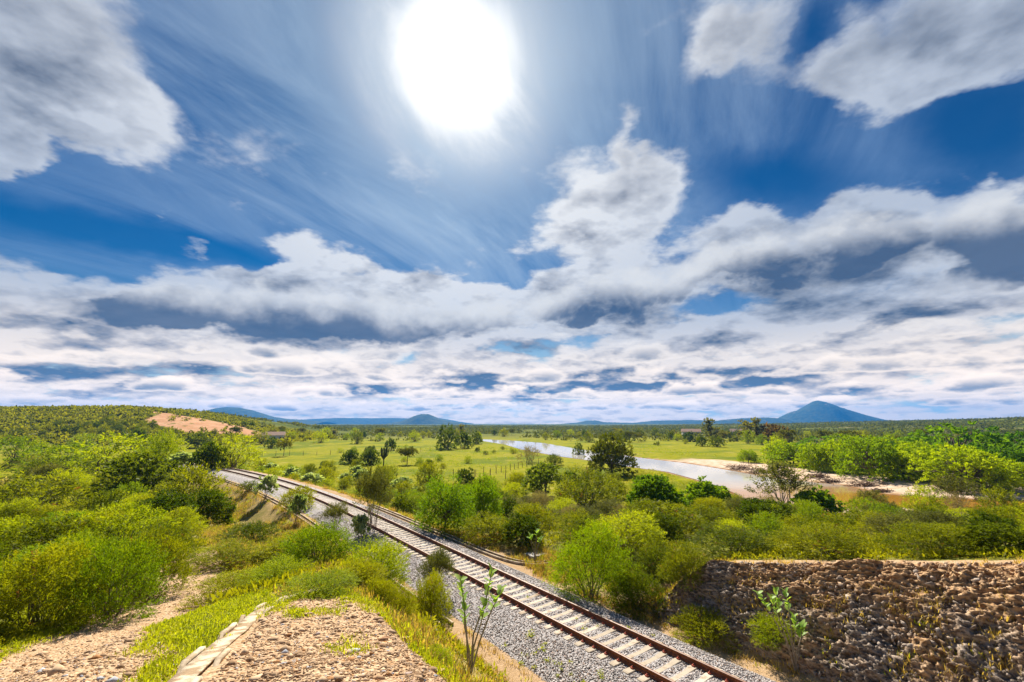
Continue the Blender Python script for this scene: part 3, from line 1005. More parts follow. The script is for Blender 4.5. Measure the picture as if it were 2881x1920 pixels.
def resample(pts, step):
    pts = [np.array(p, float) for p in pts]
    # smooth by Chaikin twice
    for _ in range(2):
        q = [pts[0]]
        for a, b in zip(pts[:-1], pts[1:]):
            q += [a * .75 + b * .25, a * .25 + b * .75]
        pts = q + [pts[-1]]
    L = np.concatenate([[0], np.cumsum([np.linalg.norm(b - a) for a, b in zip(pts[:-1], pts[1:])])])
    u = np.arange(0, L[-1], step)
    P = np.array(pts)
    return np.stack([np.interp(u, L, P[:, 0]), np.interp(u, L, P[:, 1])], -1)


def drain(label, pts, width, zs, wall=0.07, depth=0.28, lip=0.06, flare=0.0, broken=False):
    P = resample(pts, 0.22 if broken else 0.45)
    z = zs(P) if callable(zs) else np.full(len(P), zs)
    T = np.gradient(P, axis=0)
    T /= np.linalg.norm(T, axis=1)[:, None]
    Nn = np.stack([T[:, 1], -T[:, 0]], -1)
    t = thing('drainage_channel', label, 'drainage channel')
    w = width / 2 * (1 + flare * sstep(0.75, 1.0, np.linspace(0, 1, len(P))))

    def strip(name, prof, mat, i0=0, i1=None, jo=0.0, jz=0.0):
        V = []
        i1 = len(P) if i1 is None else i1
        prof = [(kd, o + jo, zz + jz) for kd, o, zz in prof]
        for i in range(i0, i1):
            end = broken and name == 'side_wall' and i in (i0, i1 - 1)
            for kind, o, zz in prof:
                zz = min(zz, -depth - .12) if end else zz
                q = P[i] + Nn[i] * (kind * w[i] + o)
                V.append((q[0], q[1], z[i] + zz))
        return mesh_np(name, V, grid_faces(i1 - i0, len(prof), True), mat)
    rg = random.Random(len(P))
    for sd in (-1, 1):
        pr = [(sd, 0, -depth), (sd, 0, lip), (sd, sd * wall, lip), (sd, sd * wall, -depth)]
        if not broken:
            link('side_wall', strip('side_wall', pr, CONC), t)
            continue
        i = 0
        while i < len(P) - 3:
            j = min(len(P), i + rg.randint(3, 6))
            if rg.random() < .72:
                link('side_wall', strip('side_wall', pr, CONC, i, j, rg.uniform(-.035, .035), rg.uniform(-.03, .02)), t)
            i = j
    link('channel_floor', strip('channel_floor', [(-1, 0.002, -depth + .02), (1, -0.002, -depth + .02), (1, -0.002, -depth), (-1, 0.002, -depth)], DRAIN_FLOOR if not flare else DIRTY), t)
    return t


def line_pts(s0, s1, off):
    return [tuple(track_pos(s, off)[0]) for s in np.arange(s0, s1, 3.0)]


drain('long concrete drain running along the left edge of the railway bank', line_pts(17, 112, -3.75), 0.36, -0.53, depth=0.03, lip=0.10)
q0 = track_pos(23.6, -3.97)[0]
drain('short concrete drain leading down the bank from the left trackside drain',
      [tuple(track_pos(23.9, -4.02)[0]), tuple(track_pos(23.7, -4.8)[0]), tuple(track_pos(23.5, -6.2)[0])], 0.30,
      lambda P: height(P[:, 0], P[:, 1], False) + 0.05, depth=0.03, lip=0.08)
drain('concrete drain right of the rails that turns away into the bushes',
      line_pts(24, 46, 3.05)[::-1] + [tuple(track_pos(21.6, 3.35)[0]), tuple(track_pos(20.6, 4.4)[0]), tuple(track_pos(20.0, 6.5)[0])], 0.30,
      lambda P: np.minimum(height(P[:, 0], P[:, 1], False), -0.5) + 0.04, depth=0.03, lip=0.09)
drain('pale concrete chute running up the stony spur in the foreground', CHUTE, 0.24,
      lambda P: height(P[:, 0], P[:, 1], False) + 0.05, wall=0.06, depth=0.02, lip=0.04, flare=0.9, broken=True)

# ---------------------------------------------------------------- foliage
KIND = {
    # leaf colours, share of light passing through, reference width, height, crown start, lobes, leaf length, leaf width, droop
    'olive':     dict(c=((0.066, 0.094, 0.003), (0.245, 0.255, 0.006)), w=3.0, h=2.0, z0=0.04, lobes=24, ll=0.085, lw=0.024, up=0.35, spray=0.34),
    'lime':      dict(c=((0.115, 0.180, 0.003), (0.325, 0.360, 0.007)), w=3.2, h=2.1, z0=0.04, lobes=24, ll=0.080, lw=0.024, up=0.40, spray=0.36),
    'dark':      dict(c=((0.040, 0.072, 0.003), (0.105, 0.132, 0.005)), w=3.0, h=2.1, z0=0.06, lobes=22, ll=0.090, lw=0.040, up=0.20, spray=0.24),
    'feather':   dict(c=((0.115, 0.205, 0.004), (0.215, 0.290, 0.008)), w=4.0, h=3.6, z0=0.10, lobes=26, ll=0.105, lw=0.036, up=0.45, spray=0.40, thin=1.5),
    'drooping':  dict(c=((0.150, 0.225, 0.003), (0.255, 0.310, 0.006)), w=3.6, h=2.6, z0=0.02, lobes=16, ll=0.090, lw=0.026, up=-0.12, spray=0.55),
    'broad':     dict(c=((0.095, 0.175, 0.004), (0.190, 0.275, 0.008)), w=4.0, h=3.2, z0=0.08, lobes=20, ll=0.15, lw=0.085, up=0.40, spray=0.30),
    'gap':       dict(c=((0.060, 0.095, 0.008), (0.125, 0.165, 0.012)), w=4.5, h=3.6, z0=0.25, lobes=13, ll=0.13, lw=0.060, up=0.35, spray=0.32),
    'airy':      dict(c=((0.070, 0.080, 0.020), (0.140, 0.140, 0.035)), w=2.2, h=2.6, z0=0.12, lobes=16, ll=0.065, lw=0.022, up=0.75, spray=0.42, thin=0.85),
    'mesquite':  dict(c=((0.150, 0.235, 0.002), (0.330, 0.400, 0.005)), w=4.2, h=2.6, z0=0.08, lobes=75, ll=0.11, lw=0.045, up=0.15, spray=0.17),
    'mesquite2': dict(c=((0.055, 0.135, 0.002), (0.130, 0.230, 0.005)), w=4.2, h=2.8, z0=0.10, lobes=75, ll=0.11, lw=0.050, up=0.15, spray=0.17),
    'big':       dict(c=((0.060, 0.078, 0.003), (0.150, 0.152, 0.006)), w=4.2, h=3.0, z0=0.04, lobes=34, ll=0.12, lw=0.055, up=0.25, spray=0.26),
    'flat':      dict(c=((0.070, 0.082, 0.008), (0.130, 0.130, 0.014)), w=4.0, h=2.8, z0=0.45, lobes=15, ll=0.12, lw=0.05, up=0.10, spray=0.26),
    'poplar':    dict(c=((0.105, 0.110, 0.014), (0.185, 0.170, 0.025)), w=2.4, h=4.2, z0=0.10, lobes=20, ll=0.12, lw=0.06, up=0.8, spray=0.30, thin=0.7),
    'brown':     dict(c=((0.090, 0.055, 0.020), (0.150, 0.110, 0.030)), w=4.0, h=2.4, z0=0.15, lobes=16, ll=0.12, lw=0.06, up=0.2, spray=0.26),
    'grey':      dict(c=((0.120, 0.100, 0.060), (0.190, 0.160, 0.085)), w=3.0, h=1.7, z0=0.05, lobes=14, ll=0.09, lw=0.018, up=0.45, spray=0.40, thin=0.5),
    'blossom':   dict(c=((0.115, 0.120, 0.018), (0.62, 0.52, 0.28)), w=3.0, h=1.8, z0=0.06, lobes=15, ll=0.08, lw=0.045, up=0.5, spray=0.26),
    'milkweed':  dict(c=((0.170, 0.230, 0.090), (0.330, 0.390, 0.210)), w=1.6, h=1.8, z0=0.10, lobes=12, ll=0.17, lw=0.11, up=0.7, spray=0.30, thin=0.12),
}


def leaf_material(name, c0, c1, trans=0.42, satin=0.06, rusty=False):
    m, g, out = material(name)
    t = attr(g, 'tint')
    ob = g.node('ShaderNodeObjectInfo').outputs['Random']
    f = g.m('MULTIPLY_ADD', g.m('SUBTRACT', ob, 0.5), 1.05, t, clamp=True)
    col = g.mix(f, c0, c1)
    if rusty:
        col = g.mix(g.ramp(t, 0.955, 0.985), col, (0.20, 0.10, 0.03))
    tc = g.mix(1.0, col, (1.85, 1.75, 0.6, 1), 'MULTIPLY')
    d = g.node('ShaderNodeBsdfPrincipled', {'Base Color': col, 'Roughness': 0.55, 'Specular IOR Level': satin * 0.7})
    tr = g.node('ShaderNodeBsdfTranslucent', {'Color': tc})
    mx = g.node('ShaderNodeMixShader', {0: trans, 1: d.outputs[0], 2: tr.outputs[0]})
    g.l.new(mx.outputs[0], out.inputs[0])
    return m


LEAF = {k: leaf_material(k + '_leaves', *v['c'], rusty=k in ('olive', 'brown')) for k, v in KIND.items()}
BARK = simple('bark', (0.10, 0.075, 0.05), (0.22, 0.17, 0.12), 6.0, 0.9, 0.4)
BARK_PALE = simple('pale_bark', (0.22, 0.18, 0.13), (0.36, 0.30, 0.23), 6.0, 0.9, 0.3)


def unit(v):
    return v / np.maximum(np.linalg.norm(v, axis=-1, keepdims=True), 1e-9)


def leaf_quads(rng, base, axis, side, length, width):
    """rhombic leaves: base points, unit axis and unit side vectors"""
    a = base
    b = base + axis * (length * 0.45)[:, None] + side * (width * 0.5)[:, None]
    c = base + axis * length[:, None]
    d = base + axis * (length * 0.45)[:, None] - side * (width * 0.5)[:, None]
    return np.stack([a, b, c, d], 1).reshape(-1, 3)


DOME = ('olive', 'lime', 'dark', 'drooping', 'mesquite', 'mesquite2', 'big', 'broad', 'blossom', 'feather', 'brown')


def crown_lobes(rng, kind):
    K = KIND[kind]
    w, h, z0 = K['w'], K['h'], K['z0']
    n = K['lobes']
    ang = np.arange(n) * 2.399 + rng.uniform(0, 6.28) + rng.normal(0, .25, n)
    rho = np.sqrt((np.arange(n) + 0.5) / n) * rng.uniform(0.8, 1.12, n)
    if kind == 'flat':
        zz = z0 + (1 - z0) * (0.55 + 0.25 * (1 - rho ** 2)) + rng.normal(0, .05, n)
        lr = rng.uniform(.13, .19, n) * w
    elif kind == 'poplar':
        zz = z0 + (1 - z0) * rng.uniform(0.05, 0.9, n)
        rho = rho * np.sqrt(np.clip(1.15 - (zz - .35) ** 2 * 2.6, .08, 1))
        lr = rng.uniform(.15, .24, n) * w
    elif kind in DOME:
        k = np.arange(n) + 0.5
        uz = (k / n) ** 0.85 * (1 - z0) + z0 * .5
        ru = np.sqrt(np.clip(1 - uz ** 2, 0.02, 1))
        jit = rng.uniform(.72, 1.06, n)
        lr = rng.uniform(.11, .20, n) * w * (0.72 if kind[:4] == 'mesq' else 1.0)
        c = np.stack([np.cos(ang) * ru * (w * .5 - lr * .6) * jit, np.sin(ang) * ru * (w * .5 - lr * .6) * jit, uz * (h - lr * .7) * jit], -1)
        return c, lr
    else:
        zz = z0 + (1 - z0) * (0.12 + 0.66 * np.sqrt(np.clip(1 - (rho * .95) ** 2, 0, 1)) * rng.uniform(.55, 1.08, n))
        lr = rng.uniform(.12, .20, n) * w * (1.15 - .25 * rho)
    c = np.stack([np.cos(ang) * rho * (w * .5 - lr * .55), np.sin(ang) * rho * (w * .5 - lr * .55), zz * h], -1)
    c[:, 2] = np.minimum(c[:, 2], h - lr * .6)
    c += rng.normal(0, .03 * w, c.shape) * (1, 1, .5)
    return c, lr


def crown_mesh(rng, kind, nleaf, grow):
    """grow > 1 makes fewer, larger leaves for distant plants"""
    K = KIND[kind]
    c, lr = crown_lobes(rng, kind)
    nleaf = int(nleaf * K.get('thin', 1.0))
    per = 11
    ns = max(40, nleaf // per)
    li = rng.choice(len(c), ns, p=(lr ** 2) / (lr ** 2).sum())
    u = unit(rng.normal(0, 1, (ns, 3)) + np.array([0, 0, 0.42]))
    base = c[li] + u * (lr[li] * rng.uniform(.62, 1.0, ns))[:, None] * np.array([1.12, 1.12, .78])
    out = unit(c[li] - np.array([0, 0, K['h'] * .25]) + 1e-3)
    dirv = unit(u * .8 + out * .45 + np.array([0, 0, K['up']]) + rng.normal(0, .28, (ns, 3)) + np.array([0.18, 0.0, 0]))
    sl = K['spray'] * rng.uniform(.55, 1.15, ns) * (0.75 + .25 * grow)
    j = (np.arange(per) + .5) / per
    pos = base[:, None] + dirv[:, None] * (sl[:, None] * j[None])[..., None]
    pos[..., 2] -= (sl[:, None] * j[None] ** 2) * (0.10 if K['up'] > 0 else 0.38)
    pos = pos.reshape(-1, 3)
    dd = np.repeat(dirv, per, 0)
    m = len(pos)
    perp = unit(np.cross(dd, unit(rng.normal(0, 1, (m, 3)) + np.array([0, 0, 1.1]))))
    sgn = np.where(np.arange(m) % 2 == 0, 1.0, -1.0)[:, None]
    axis = unit(dd * .75 + perp * sgn * .85 + rng.normal(0, .22, (m, 3)))
    side = unit(np.cross(axis, rng.normal(0, 1, (m, 3))))
    L = K['ll'] * grow * rng.uniform(.7, 1.3, m)
    W = K['lw'] * grow * rng.uniform(.8, 1.25, m)
    pos[:, 2] = np.maximum(pos[:, 2], 0.03)
    v = leaf_quads(rng, pos, axis, side, L, W)
    tl = rng.uniform(0, 1, len(c))
    t = np.clip(np.repeat(0.52 * tl[li] + 0.48 * rng.random(ns), per) + rng.normal(0, .10, m), 0, 0.95)
    t = np.where(np.repeat(rng.random(ns) < .012, per), 0.99, t)
    # bring the crown to its nominal size
    rad = np.percentile(np.hypot(v[:, 0], v[:, 1]), 98)
    top = np.percentile(v[:, 2], 99.5)
    fx, fz = K['w'] * .5 / rad, K['h'] / top
    v = v * np.array([fx, fx, fz]); c = c * np.array([fx, fx, fz])
    f = np.arange(4 * m).reshape(-1, 4)
    return mesh_np('crown', v, f, LEAF[kind], False, dict(tint=np.repeat(t, 4))), c, lr


def tube(points, radii, sides=5):
    """tapered limb along a list of points"""
    P = np.array(points, float)
    T = unit(np.gradient(P, axis=0))
    ref = np.array([0.31, 0.17, 0.2])
    a = unit(np.cross(T, ref)); b = np.cross(T, a)
    th = np.arange(sides) * 2 * math.pi / sides
    ring = a[:, None] * np.cos(th)[None, :, None] + b[:, None] * np.sin(th)[None, :, None]
    V = P[:, None] + ring * np.array(radii)[:, None, None]
    return V.reshape(-1, 3), grid_faces(len(P), sides, True)


def join_parts(name, parts, mat, **kw):
    V, F, o = [], [], 0
    for v, f in parts:
        V.append(v); F.append(f + o); o += len(v)
    return mesh_np(name, np.concatenate(V), np.concatenate(F), mat, **kw)


def trunk_mesh(rng, kind, c, lr):
    K = KIND[kind]
    w, h = K['w'], K['h']
    parts = []
    single = kind in ('flat', 'gap', 'broad', 'feather', 'poplar', 'big', 'brown', 'mesquite', 'mesquite2')
    th = 0.017 * w if single else 0.014 * w
    fork = np.array([rng.normal(0, .03 * w), rng.normal(0, .03 * w), (K['z0'] + .12) * h])
    if single:
        parts.append(tube([(0, 0, -.25), (fork[0] * .4, fork[1] * .4, fork[2] * .5), fork], [th * 1.25, th, th * .8], 7))
    for i in range(len(c)):
        if not single:
            st = np.array([rng.normal(0, .05 * w), rng.normal(0, .05 * w), -.15])
        else:
            st = fork
        e = c[i] + np.array([0, 0, lr[i] * .35])
        mid = st * .5 + e * .5 + np.array([0, 0, .10 * h]) + rng.normal(0, .04 * w, 3)
        parts.append(tube([st, mid, e], [th * .55, th * .36, th * .10], 4))
    return join_parts('trunk', parts, BARK_PALE if kind in ('airy', 'grey', 'milkweed') else BARK)


PROTO = {}


def proto(kind, lod, var):
    key = (kind, lod, var)
    if key not in PROTO:
        import zlib
        rng = np.random.default_rng(zlib.crc32(repr(key).encode()))
        n, grow = {0: (22000, 1.0), 1: (11000, 1.3), 2: (4600, 1.9), 3: (1800, 2.6)}[lod]
        cm_, c, lr = crown_mesh(rng, kind, n, grow)
        PROTO[key] = (cm_, trunk_mesh(rng, kind, c, lr))
    return PROTO[key]


NVAR = {'olive': 4, 'lime': 3, 'dark': 3, 'mesquite': 3, 'mesquite2': 3}
PLACED = []
prng = random.Random(77)


def plant(kind, x, y, w, h, label, cat='shrub', group=None):
    r = math.hypot(x, y)
    lod = 0 if r < 27 else 1 if r < 60 else 2 if r < 150 else 3
    if lod == 0 and kind not in ('olive', 'lime', 'drooping', 'airy'):
        lod = 1
    if kind in ('big', 'mesquite', 'mesquite2') and lod == 2:
        lod = 1
    var = prng.randrange(NVAR.get(kind, 1 if kind in ('big', 'gap', 'drooping', 'blossom', 'brown') else 2))
    cm_, tm = proto(kind, lod, var)
    K = KIND[kind]
    z = float(height(np.array([x]), np.array([y]), False)[0]) - 0.04
    name = {'tree': 'tree', 'shrub': 'shrub', 'cactus': 'cactus'}[cat]
    name = {'airy': 'thin_', 'olive': 'olive_', 'lime': 'green_', 'dark': 'dark_', 'milkweed': 'milkweed_', 'blossom': 'flowering_',
            'grey': 'grey_', 'mesquite': 'domed_', 'mesquite2': 'domed_', 'broad': 'leafy_', 'feather': 'feathery_',
            'drooping': 'drooping_', 'poplar': 'tall_', 'flat': 'meadow_'}.get(kind, '') + name
    t = thing(name, label, cat, (x, y, z), prng.uniform(0, 6.28), group)
    j = prng.uniform(.9, 1.1)
    t.scale = (w / K['w'] * j, w / K['w'] / j, h / K['h'])
    link('crown', cm_, t)
    link('stem' if cat == 'shrub' else 'trunk', tm, t)
    PLACED.append((x, y, w, kind, label, group))
    return t
PLANTS = [
    ('olive', -11.41, 11.63, 2.63, 1.87, 'big olive feathery shrub filling the lower left corner above the gravel path', 'shrub', None),
    ('lime', -10.51, 12.59, 2.76, 1.89, 'wide yellow green feathery shrub bordering the left gravel path', 'shrub', None),
    ('olive', -11.33, 14.95, 2.52, 1.92, 'drooping olive shrub where the left gravel path narrows', 'shrub', None),
    ('olive', -19.31, 19.69, 4.56, 1.81, 'broad yellow green shrub at the left edge above the corner shrub', 'shrub', None),
    ('lime', -17.6, 21.12, 4.32, 2.25, 'pale yellow green shrub behind the wide one by the gravel path', 'shrub', None),
    ('dark', -27.82, 36.65, 5.37, 2.96, 'dark green shrub in the hollow left of the railway bank', 'shrub', None),
    ('dark', -51.18, 64.07, 10.82, 6.7, 'dark glossy shrub below the lime green trees on the left', 'shrub', None),
    ('olive', -37.96, 55.41, 8.88, 5.25, 'dark olive dome shaped shrub near the foot of the railway bank', 'shrub', None),
    ('dark', -26.79, 40.51, 4.51, 3.22, 'very dark shrub with black shade beneath it beside the railway bank', 'shrub', None),
    ('olive', -15.12, 20.17, 3.17, 1.49, 'olive feathery shrub behind the bend of the gravel path', 'shrub', None),
    ('olive', -15.01, 26.88, 4.05, 1.33, 'olive shrub growing up the dry grass bank below the left drain', 'shrub', None),
    ('olive', -11.35, 18.98, 3.34, 0.92, 'dark olive shrub right of the gravel path bend', 'shrub', None),
    ('olive', -9.0, 19.71, 3.72, 1.16, 'brownish olive shrub touching the left trackside drain', 'shrub', None),
    ('olive', -8.08, 14.0, 2.53, 0.72, 'olive shrub on the right side of the gravel path', 'shrub', None),
    ('lime', -3.97, 9.94, 1.72, 0.41, 'yellow green shrub just behind the stony spur', 'shrub', None),
    ('olive', -3.88, 12.13, 1.55, 0.72, 'golden olive shrub at the end of the left trackside drain', 'shrub', None),
    ('lime', -6.81, 13.88, 2.15, 0.72, 'pale olive shrub between the gravel path and the drain', 'shrub', None),
    ('olive', -54.19, 52.52, 9.57, 4.46, 'brown olive flat topped shrub at the left edge', 'shrub', None),
    ('blossom', -70.92, 65.44, 5.53, 3.16, 'shrub covered in cream blossom at the left edge', 'shrub', None),
    ('lime', -75.33, 87.55, 21.71, 8.53, 'large lime green tree spreading over the left thicket', 'tree', None),
    ('lime', -62.93, 82.17, 7.66, 7.36, 'narrow lime green tree beside the large spreading one', 'tree', None),
    ('lime', -50.04, 81.34, 10.76, 5.97, 'round bright green tree where the rails disappear', 'tree', None),
    ('dark', -52.07, 78.26, 6.69, 4.78, 'dark green tree half hidden beside the vanishing rails', 'tree', None),
    ('lime', -101.87, 103.19, 17.64, 6.72, 'pale lime tree in the left thicket', 'tree', None),
    ('lime', -128.99, 118.27, 11.09, 5.81, 'light green tree at the left edge below the hill', 'tree', None),
    ('dark', -166.73, 199.5, 14.08, 9.02, 'dark green tree in front of the bare pink hillside', 'tree', None),
    ('lime', -143.32, 189.39, 17.81, 7.0, 'soft lime tree just below the bare pink hillside', 'tree', None),
    ('dark', -147.43, 210.51, 14.87, 7.27, 'round dark green tree under the middle of the pink hillside', 'tree', None),
    ('lime', -196.2, 207.41, 13.02, 6.82, 'small lime tree on the lower slope of the left hill', 'tree', None),
    ('airy', -10.31, 34.41, 3.29, 4.77, 'tall airy grey olive shrub overhanging the rails', 'shrub', None),
    ('olive', -20.0, 43.17, 3.1, 2.26, 'bushy olive shrub growing in the ballast left of the rails', 'shrub', None),
    ('milkweed', -26.41, 49.6, 2.36, 2.47, 'pale leaved shrub left of the rails beside the drain', 'shrub', None),
    ('milkweed', -17.94, 38.88, 1.47, 2.15, 'pale green milkweed in front of the bush in the ballast', 'shrub', None),
    ('milkweed', -56.86, 78.59, 5.5, 3.2, 'silvery shrub at the far end of the visible rails', 'shrub', None),
    ('olive', -31.27, 54.76, 2.53, 1.31, 'low green shrub on the ballast shoulder near the rail bend', 'shrub', None),
    ('airy', -13.21, 34.81, 2.33, 2.17, 'twiggy grey shrub on the ballast left of the tall airy shrub', 'shrub', None),
    ('milkweed', -10.47, 32.18, 1.44, 1.76, 'milkweed with pale leaves below the tall airy shrub', 'shrub', None),
    ('olive', -3.04, 18.07, 1.9, 1.92, 'dark twiggy shrub on the slope between the spur and the ballast', 'shrub', None),
    ('airy', -3.48, 22.37, 2.07, 2.17, 'sparse grey green shrub leaning over the ballast', 'shrub', None),
    ('drooping', 3.71, 21.98, 4.06, 3.31, 'bright lime drooping shrub right beside the rails', 'shrub', None),
    ('olive', 5.58, 21.14, 2.8, 1.53, 'dark olive shrub at the left end of the rock face', 'shrub', None),
    ('olive', 7.52, 20.39, 2.59, 1.49, 'green shrub climbing the broken left end of the rock face', 'shrub', None),
    ('olive', 7.34, 18.41, 2.54, 1.01, 'loose green shrub at the foot of the rock face', 'shrub', None),
    ('lime', 9.01, 16.92, 1.76, 0.75, 'sparse yellow green shrub at the foot of the rock face by the tall milkweed', 'shrub', None),
    ('olive', -2.8, 11.91, 1.02, 0.74, 'olive shrub on the cut slope right of the stony spur', 'shrub', None),
    ('lime', -1.16, 7.64, 0.59, 0.3, 'low yellow green shrub at the foot of the cut slope by the ballast', 'shrub', None),
    ('olive', -3.24, 11.53, 0.99, 0.59, 'golden olive shrub on the top of the cut slope', 'shrub', None),
    ('feather', -5.08, 35.23, 5.09, 4.0, 'pale lime feathery tree beside the rails', 'tree', None),
    ('feather', -2.78, 40.48, 3.91, 4.41, 'bright lime tree leaning on the pale feathery tree', 'tree', None),
    ('olive', -1.59, 32.2, 3.95, 1.7, 'olive shrub below the bright lime tree', 'shrub', None),
    ('gap', 5.04, 69.32, 8.0, 4.92, 'spreading green tree with gaps in its crown left of the big round tree', 'tree', None),
    ('olive', 9.36, 58.33, 9.83, 4.91, 'tall yellow olive shrub right of the gappy green tree', 'shrub', None),
    ('broad', 17.42, 55.61, 7.0, 4.18, 'bright green broad leaved tree in front of the river', 'tree', None),
    ('broad', 25.01, 59.46, 6.83, 3.81, 'bright green broad leaved tree reaching towards the river bend', 'tree', None),
    ('olive', 10.5, 33.08, 6.98, 2.46, 'wide dark olive shrub in the middle of the right thicket', 'shrub', None),
    ('olive', 1.55, 34.37, 4.25, 2.28, 'dark olive shrub beside the turn of the right drain', 'shrub', None),
    ('olive', -14.03, 77.24, 5.96, 4.68, 'dense olive bush behind the pale feathery tree', 'shrub', None),
    ('grey', 5.9, 45.73, 3.79, 1.64, 'greyish shrub between two olive bushes in the right thicket', 'shrub', None),
    ('airy', 36.1, 61.72, 8.03, 6.43, 'thin grey branched tree in front of the brown river bend', 'tree', None),
    ('broad', 38.97, 59.35, 5.89, 3.32, 'light green bushy tree right of the thin branched tree', 'tree', None),
    ('olive', 25.51, 34.03, 5.9, 1.73, 'olive shrub with yellow flowers near the brown shallows', 'shrub', None),
    ('dark', 22.06, 40.37, 5.36, 2.38, 'dark green shrub below the thin branched tree', 'shrub', None),
    ('airy', 61.75, 64.09, 6.37, 4.62, 'small airy tree standing before the sandy bank', 'tree', None),
    ('lime', 6.4, 26.74, 4.86, 1.93, 'yellow olive shrub behind the drooping lime one', 'shrub', None),
    ('olive', 11.07, 23.05, 4.52, 1.29, 'olive shrub behind the left part of the rock face', 'shrub', None),
    ('olive', 13.5, 20.22, 4.25, 1.19, 'yellow olive shrub above the middle of the rock face', 'shrub', None),
    ('olive', 16.55, 18.37, 4.13, 1.13, 'dark olive shrub with rusty tips above the rock face', 'shrub', None),
    ('dark', 18.17, 17.39, 2.76, 1.05, 'deep green shrub at the right edge above the rock face', 'shrub', None),
    ('lime', 39.28, 36.48, 5.37, 1.82, 'yellow green shrub at the right edge in front of the river', 'shrub', None),
    ('lime', 28.56, 33.67, 4.91, 1.46, 'golden green shrub near the sandy bank', 'shrub', None),
    ('olive', 4.46, 28.3, 3.46, 1.62, 'olive bush between the drain and the drooping lime shrub', 'shrub', None),
    ('olive', 15.27, 37.31, 4.39, 2.11, 'olive bush in front of the broad leaved trees', 'shrub', None),
    ('flat', -29.41, 127.66, 6.17, 4.59, 'small umbrella shaped tree alone in the meadow', 'tree', None),
    ('dark', -39.78, 127.43, 6.56, 4.37, 'dark rounded bush at the left edge of the meadow', 'shrub', None),
    ('dark', -46.36, 130.51, 6.11, 3.84, 'dark bush left of the rounded one by the meadow', 'shrub', None),
    ('cactus', -34.7, 123.21, 2.5, 5.23, 'dark branching cactus at the meadow edge', 'cactus', None),
    ('dark', -29.34, 204.91, 10.61, 11.12, 'dark round tree behind the meadow', 'tree', None),
    ('dark', -22.96, 211.26, 8.95, 7.64, 'smaller dark tree touching the round one behind the meadow', 'tree', None),
    ('dark', -51.09, 190.26, 6.56, 5.0, 'dark green bush in the far left of the meadow', 'shrub', None),
    ('big', 22.1, 101.11, 12.4, 8.88, 'large dense round tree on the river bank', 'tree', None),
    ('dark', 25.9, 176.61, 5.53, 5.21, 'small dark conical tree on the near river bank', 'tree', None),
    ('grey', 5.21, 134.9, 9.47, 5.07, 'grey bare branched thicket on the near river bank', 'shrub', None),
    ('olive', 11.68, 125.46, 5.87, 3.07, 'low olive bush on the near river bank', 'shrub', None),
    ('flat', -79.71, 158.6, 5.71, 5.46, 'small round crowned tree left of the meadow', 'tree', None),
    ('poplar', -40.79, 363.22, 7.44, 10.8, 'tall slim tree behind the dark round trees', 'tree', None),
    ('poplar', 134.83, 306.12, 11.08, 15.15, 'tall yellow green tree beyond the river left of the pair', 'tree', None),
    ('poplar', 149.82, 287.84, 13.14, 13.77, 'wide yellow green tree of the pair beyond the river', 'tree', None),
    ('poplar', 156.76, 288.11, 8.16, 15.2, 'narrow grey green tree of the pair beyond the river', 'tree', None),
    ('brown', 162.76, 279.0, 18.44, 11.04, 'brown leaved tree right of the yellow green pair', 'tree', None),
    ('dark', 94.87, 226.43, 6.4, 5.22, 'small dark round tree on the far meadow', 'tree', None),
    ('dark', 99.52, 219.49, 7.58, 5.42, 'dull green tree beside the small dark one on the far meadow', 'tree', None),
    ('mesquite', 86.57, 149.78, 9.36, 6.38, 'bright lime domed tree at the upper left of the sandy bank', 'tree', None),
    ('mesquite', 68.58, 132.28, 6.19, 3.68, 'low dark lime bush at the left tip of the tree belt', 'shrub', None),
    ('mesquite', 75.86, 122.99, 14.38, 6.23, 'bright lime domed tree leading the row behind the brown spit', 'tree', None),
    ('mesquite', 73.35, 109.74, 9.39, 6.44, 'bright lime domed tree second in the row above the sandy bank', 'tree', None),
    ('mesquite', 75.58, 105.77, 9.86, 6.89, 'bright lime domed tree third in the row above the sandy bank', 'tree', None),
    ('mesquite', 74.35, 95.46, 13.32, 8.38, 'bright lime domed tree widest of the row in the middle of the sandy bank', 'tree', None),
    ('mesquite', 78.95, 91.04, 9.87, 5.91, 'bright lime domed tree in the gap before the biggest pair on the bank', 'tree', None),
    ('mesquite', 83.3, 91.17, 12.01, 7.03, 'bright lime domed tree left of the biggest pair on the sandy bank', 'tree', None),
    ('mesquite', 80.33, 81.6, 14.5, 7.26, 'bright lime domed tree biggest on the right half of the sandy bank', 'tree', None),
    ('mesquite', 91.05, 82.7, 7.03, 4.69, 'bright lime domed tree at the right edge behind the sand', 'tree', None),
    ('mesquite', 84.94, 81.19, 8.15, 3.94, 'low dark lime tree right of the biggest one on the bank', 'tree', None),
    ('mesquite2', 127.27, 186.75, 21.96, 6.14, 'tall deep green tree behind the left end of the lime row', 'tree', None),
    ('mesquite2', 140.64, 187.02, 17.59, 6.14, 'tall deep green tree second in the line behind the lime row', 'tree', None),
    ('mesquite2', 130.2, 156.39, 23.24, 6.66, 'tall deep green tree third in the line behind the lime row', 'tree', None),
    ('mesquite2', 150.2, 165.51, 19.43, 7.33, 'tall deep green tree before the highest trees on the right', 'tree', None),
    ('mesquite2', 119.43, 121.68, 21.81, 11.13, 'tall deep green tree highest in the belt on the right', 'tree', None),
    ('mesquite2', 138.89, 128.18, 18.99, 9.95, 'tall deep green tree at the right edge of the belt', 'tree', None),
    ('mesquite2', 106.71, 101.83, 14.23, 6.63, 'deep green tree in shade below the highest trees', 'tree', None),
    ('mesquite2', 103.8, 113.09, 10.56, 5.53, 'dark tree filling the gap below the highest trees', 'tree', None),
]
MW1 = (-0.84, 9.76)
MW2 = (9.17, 15.95)
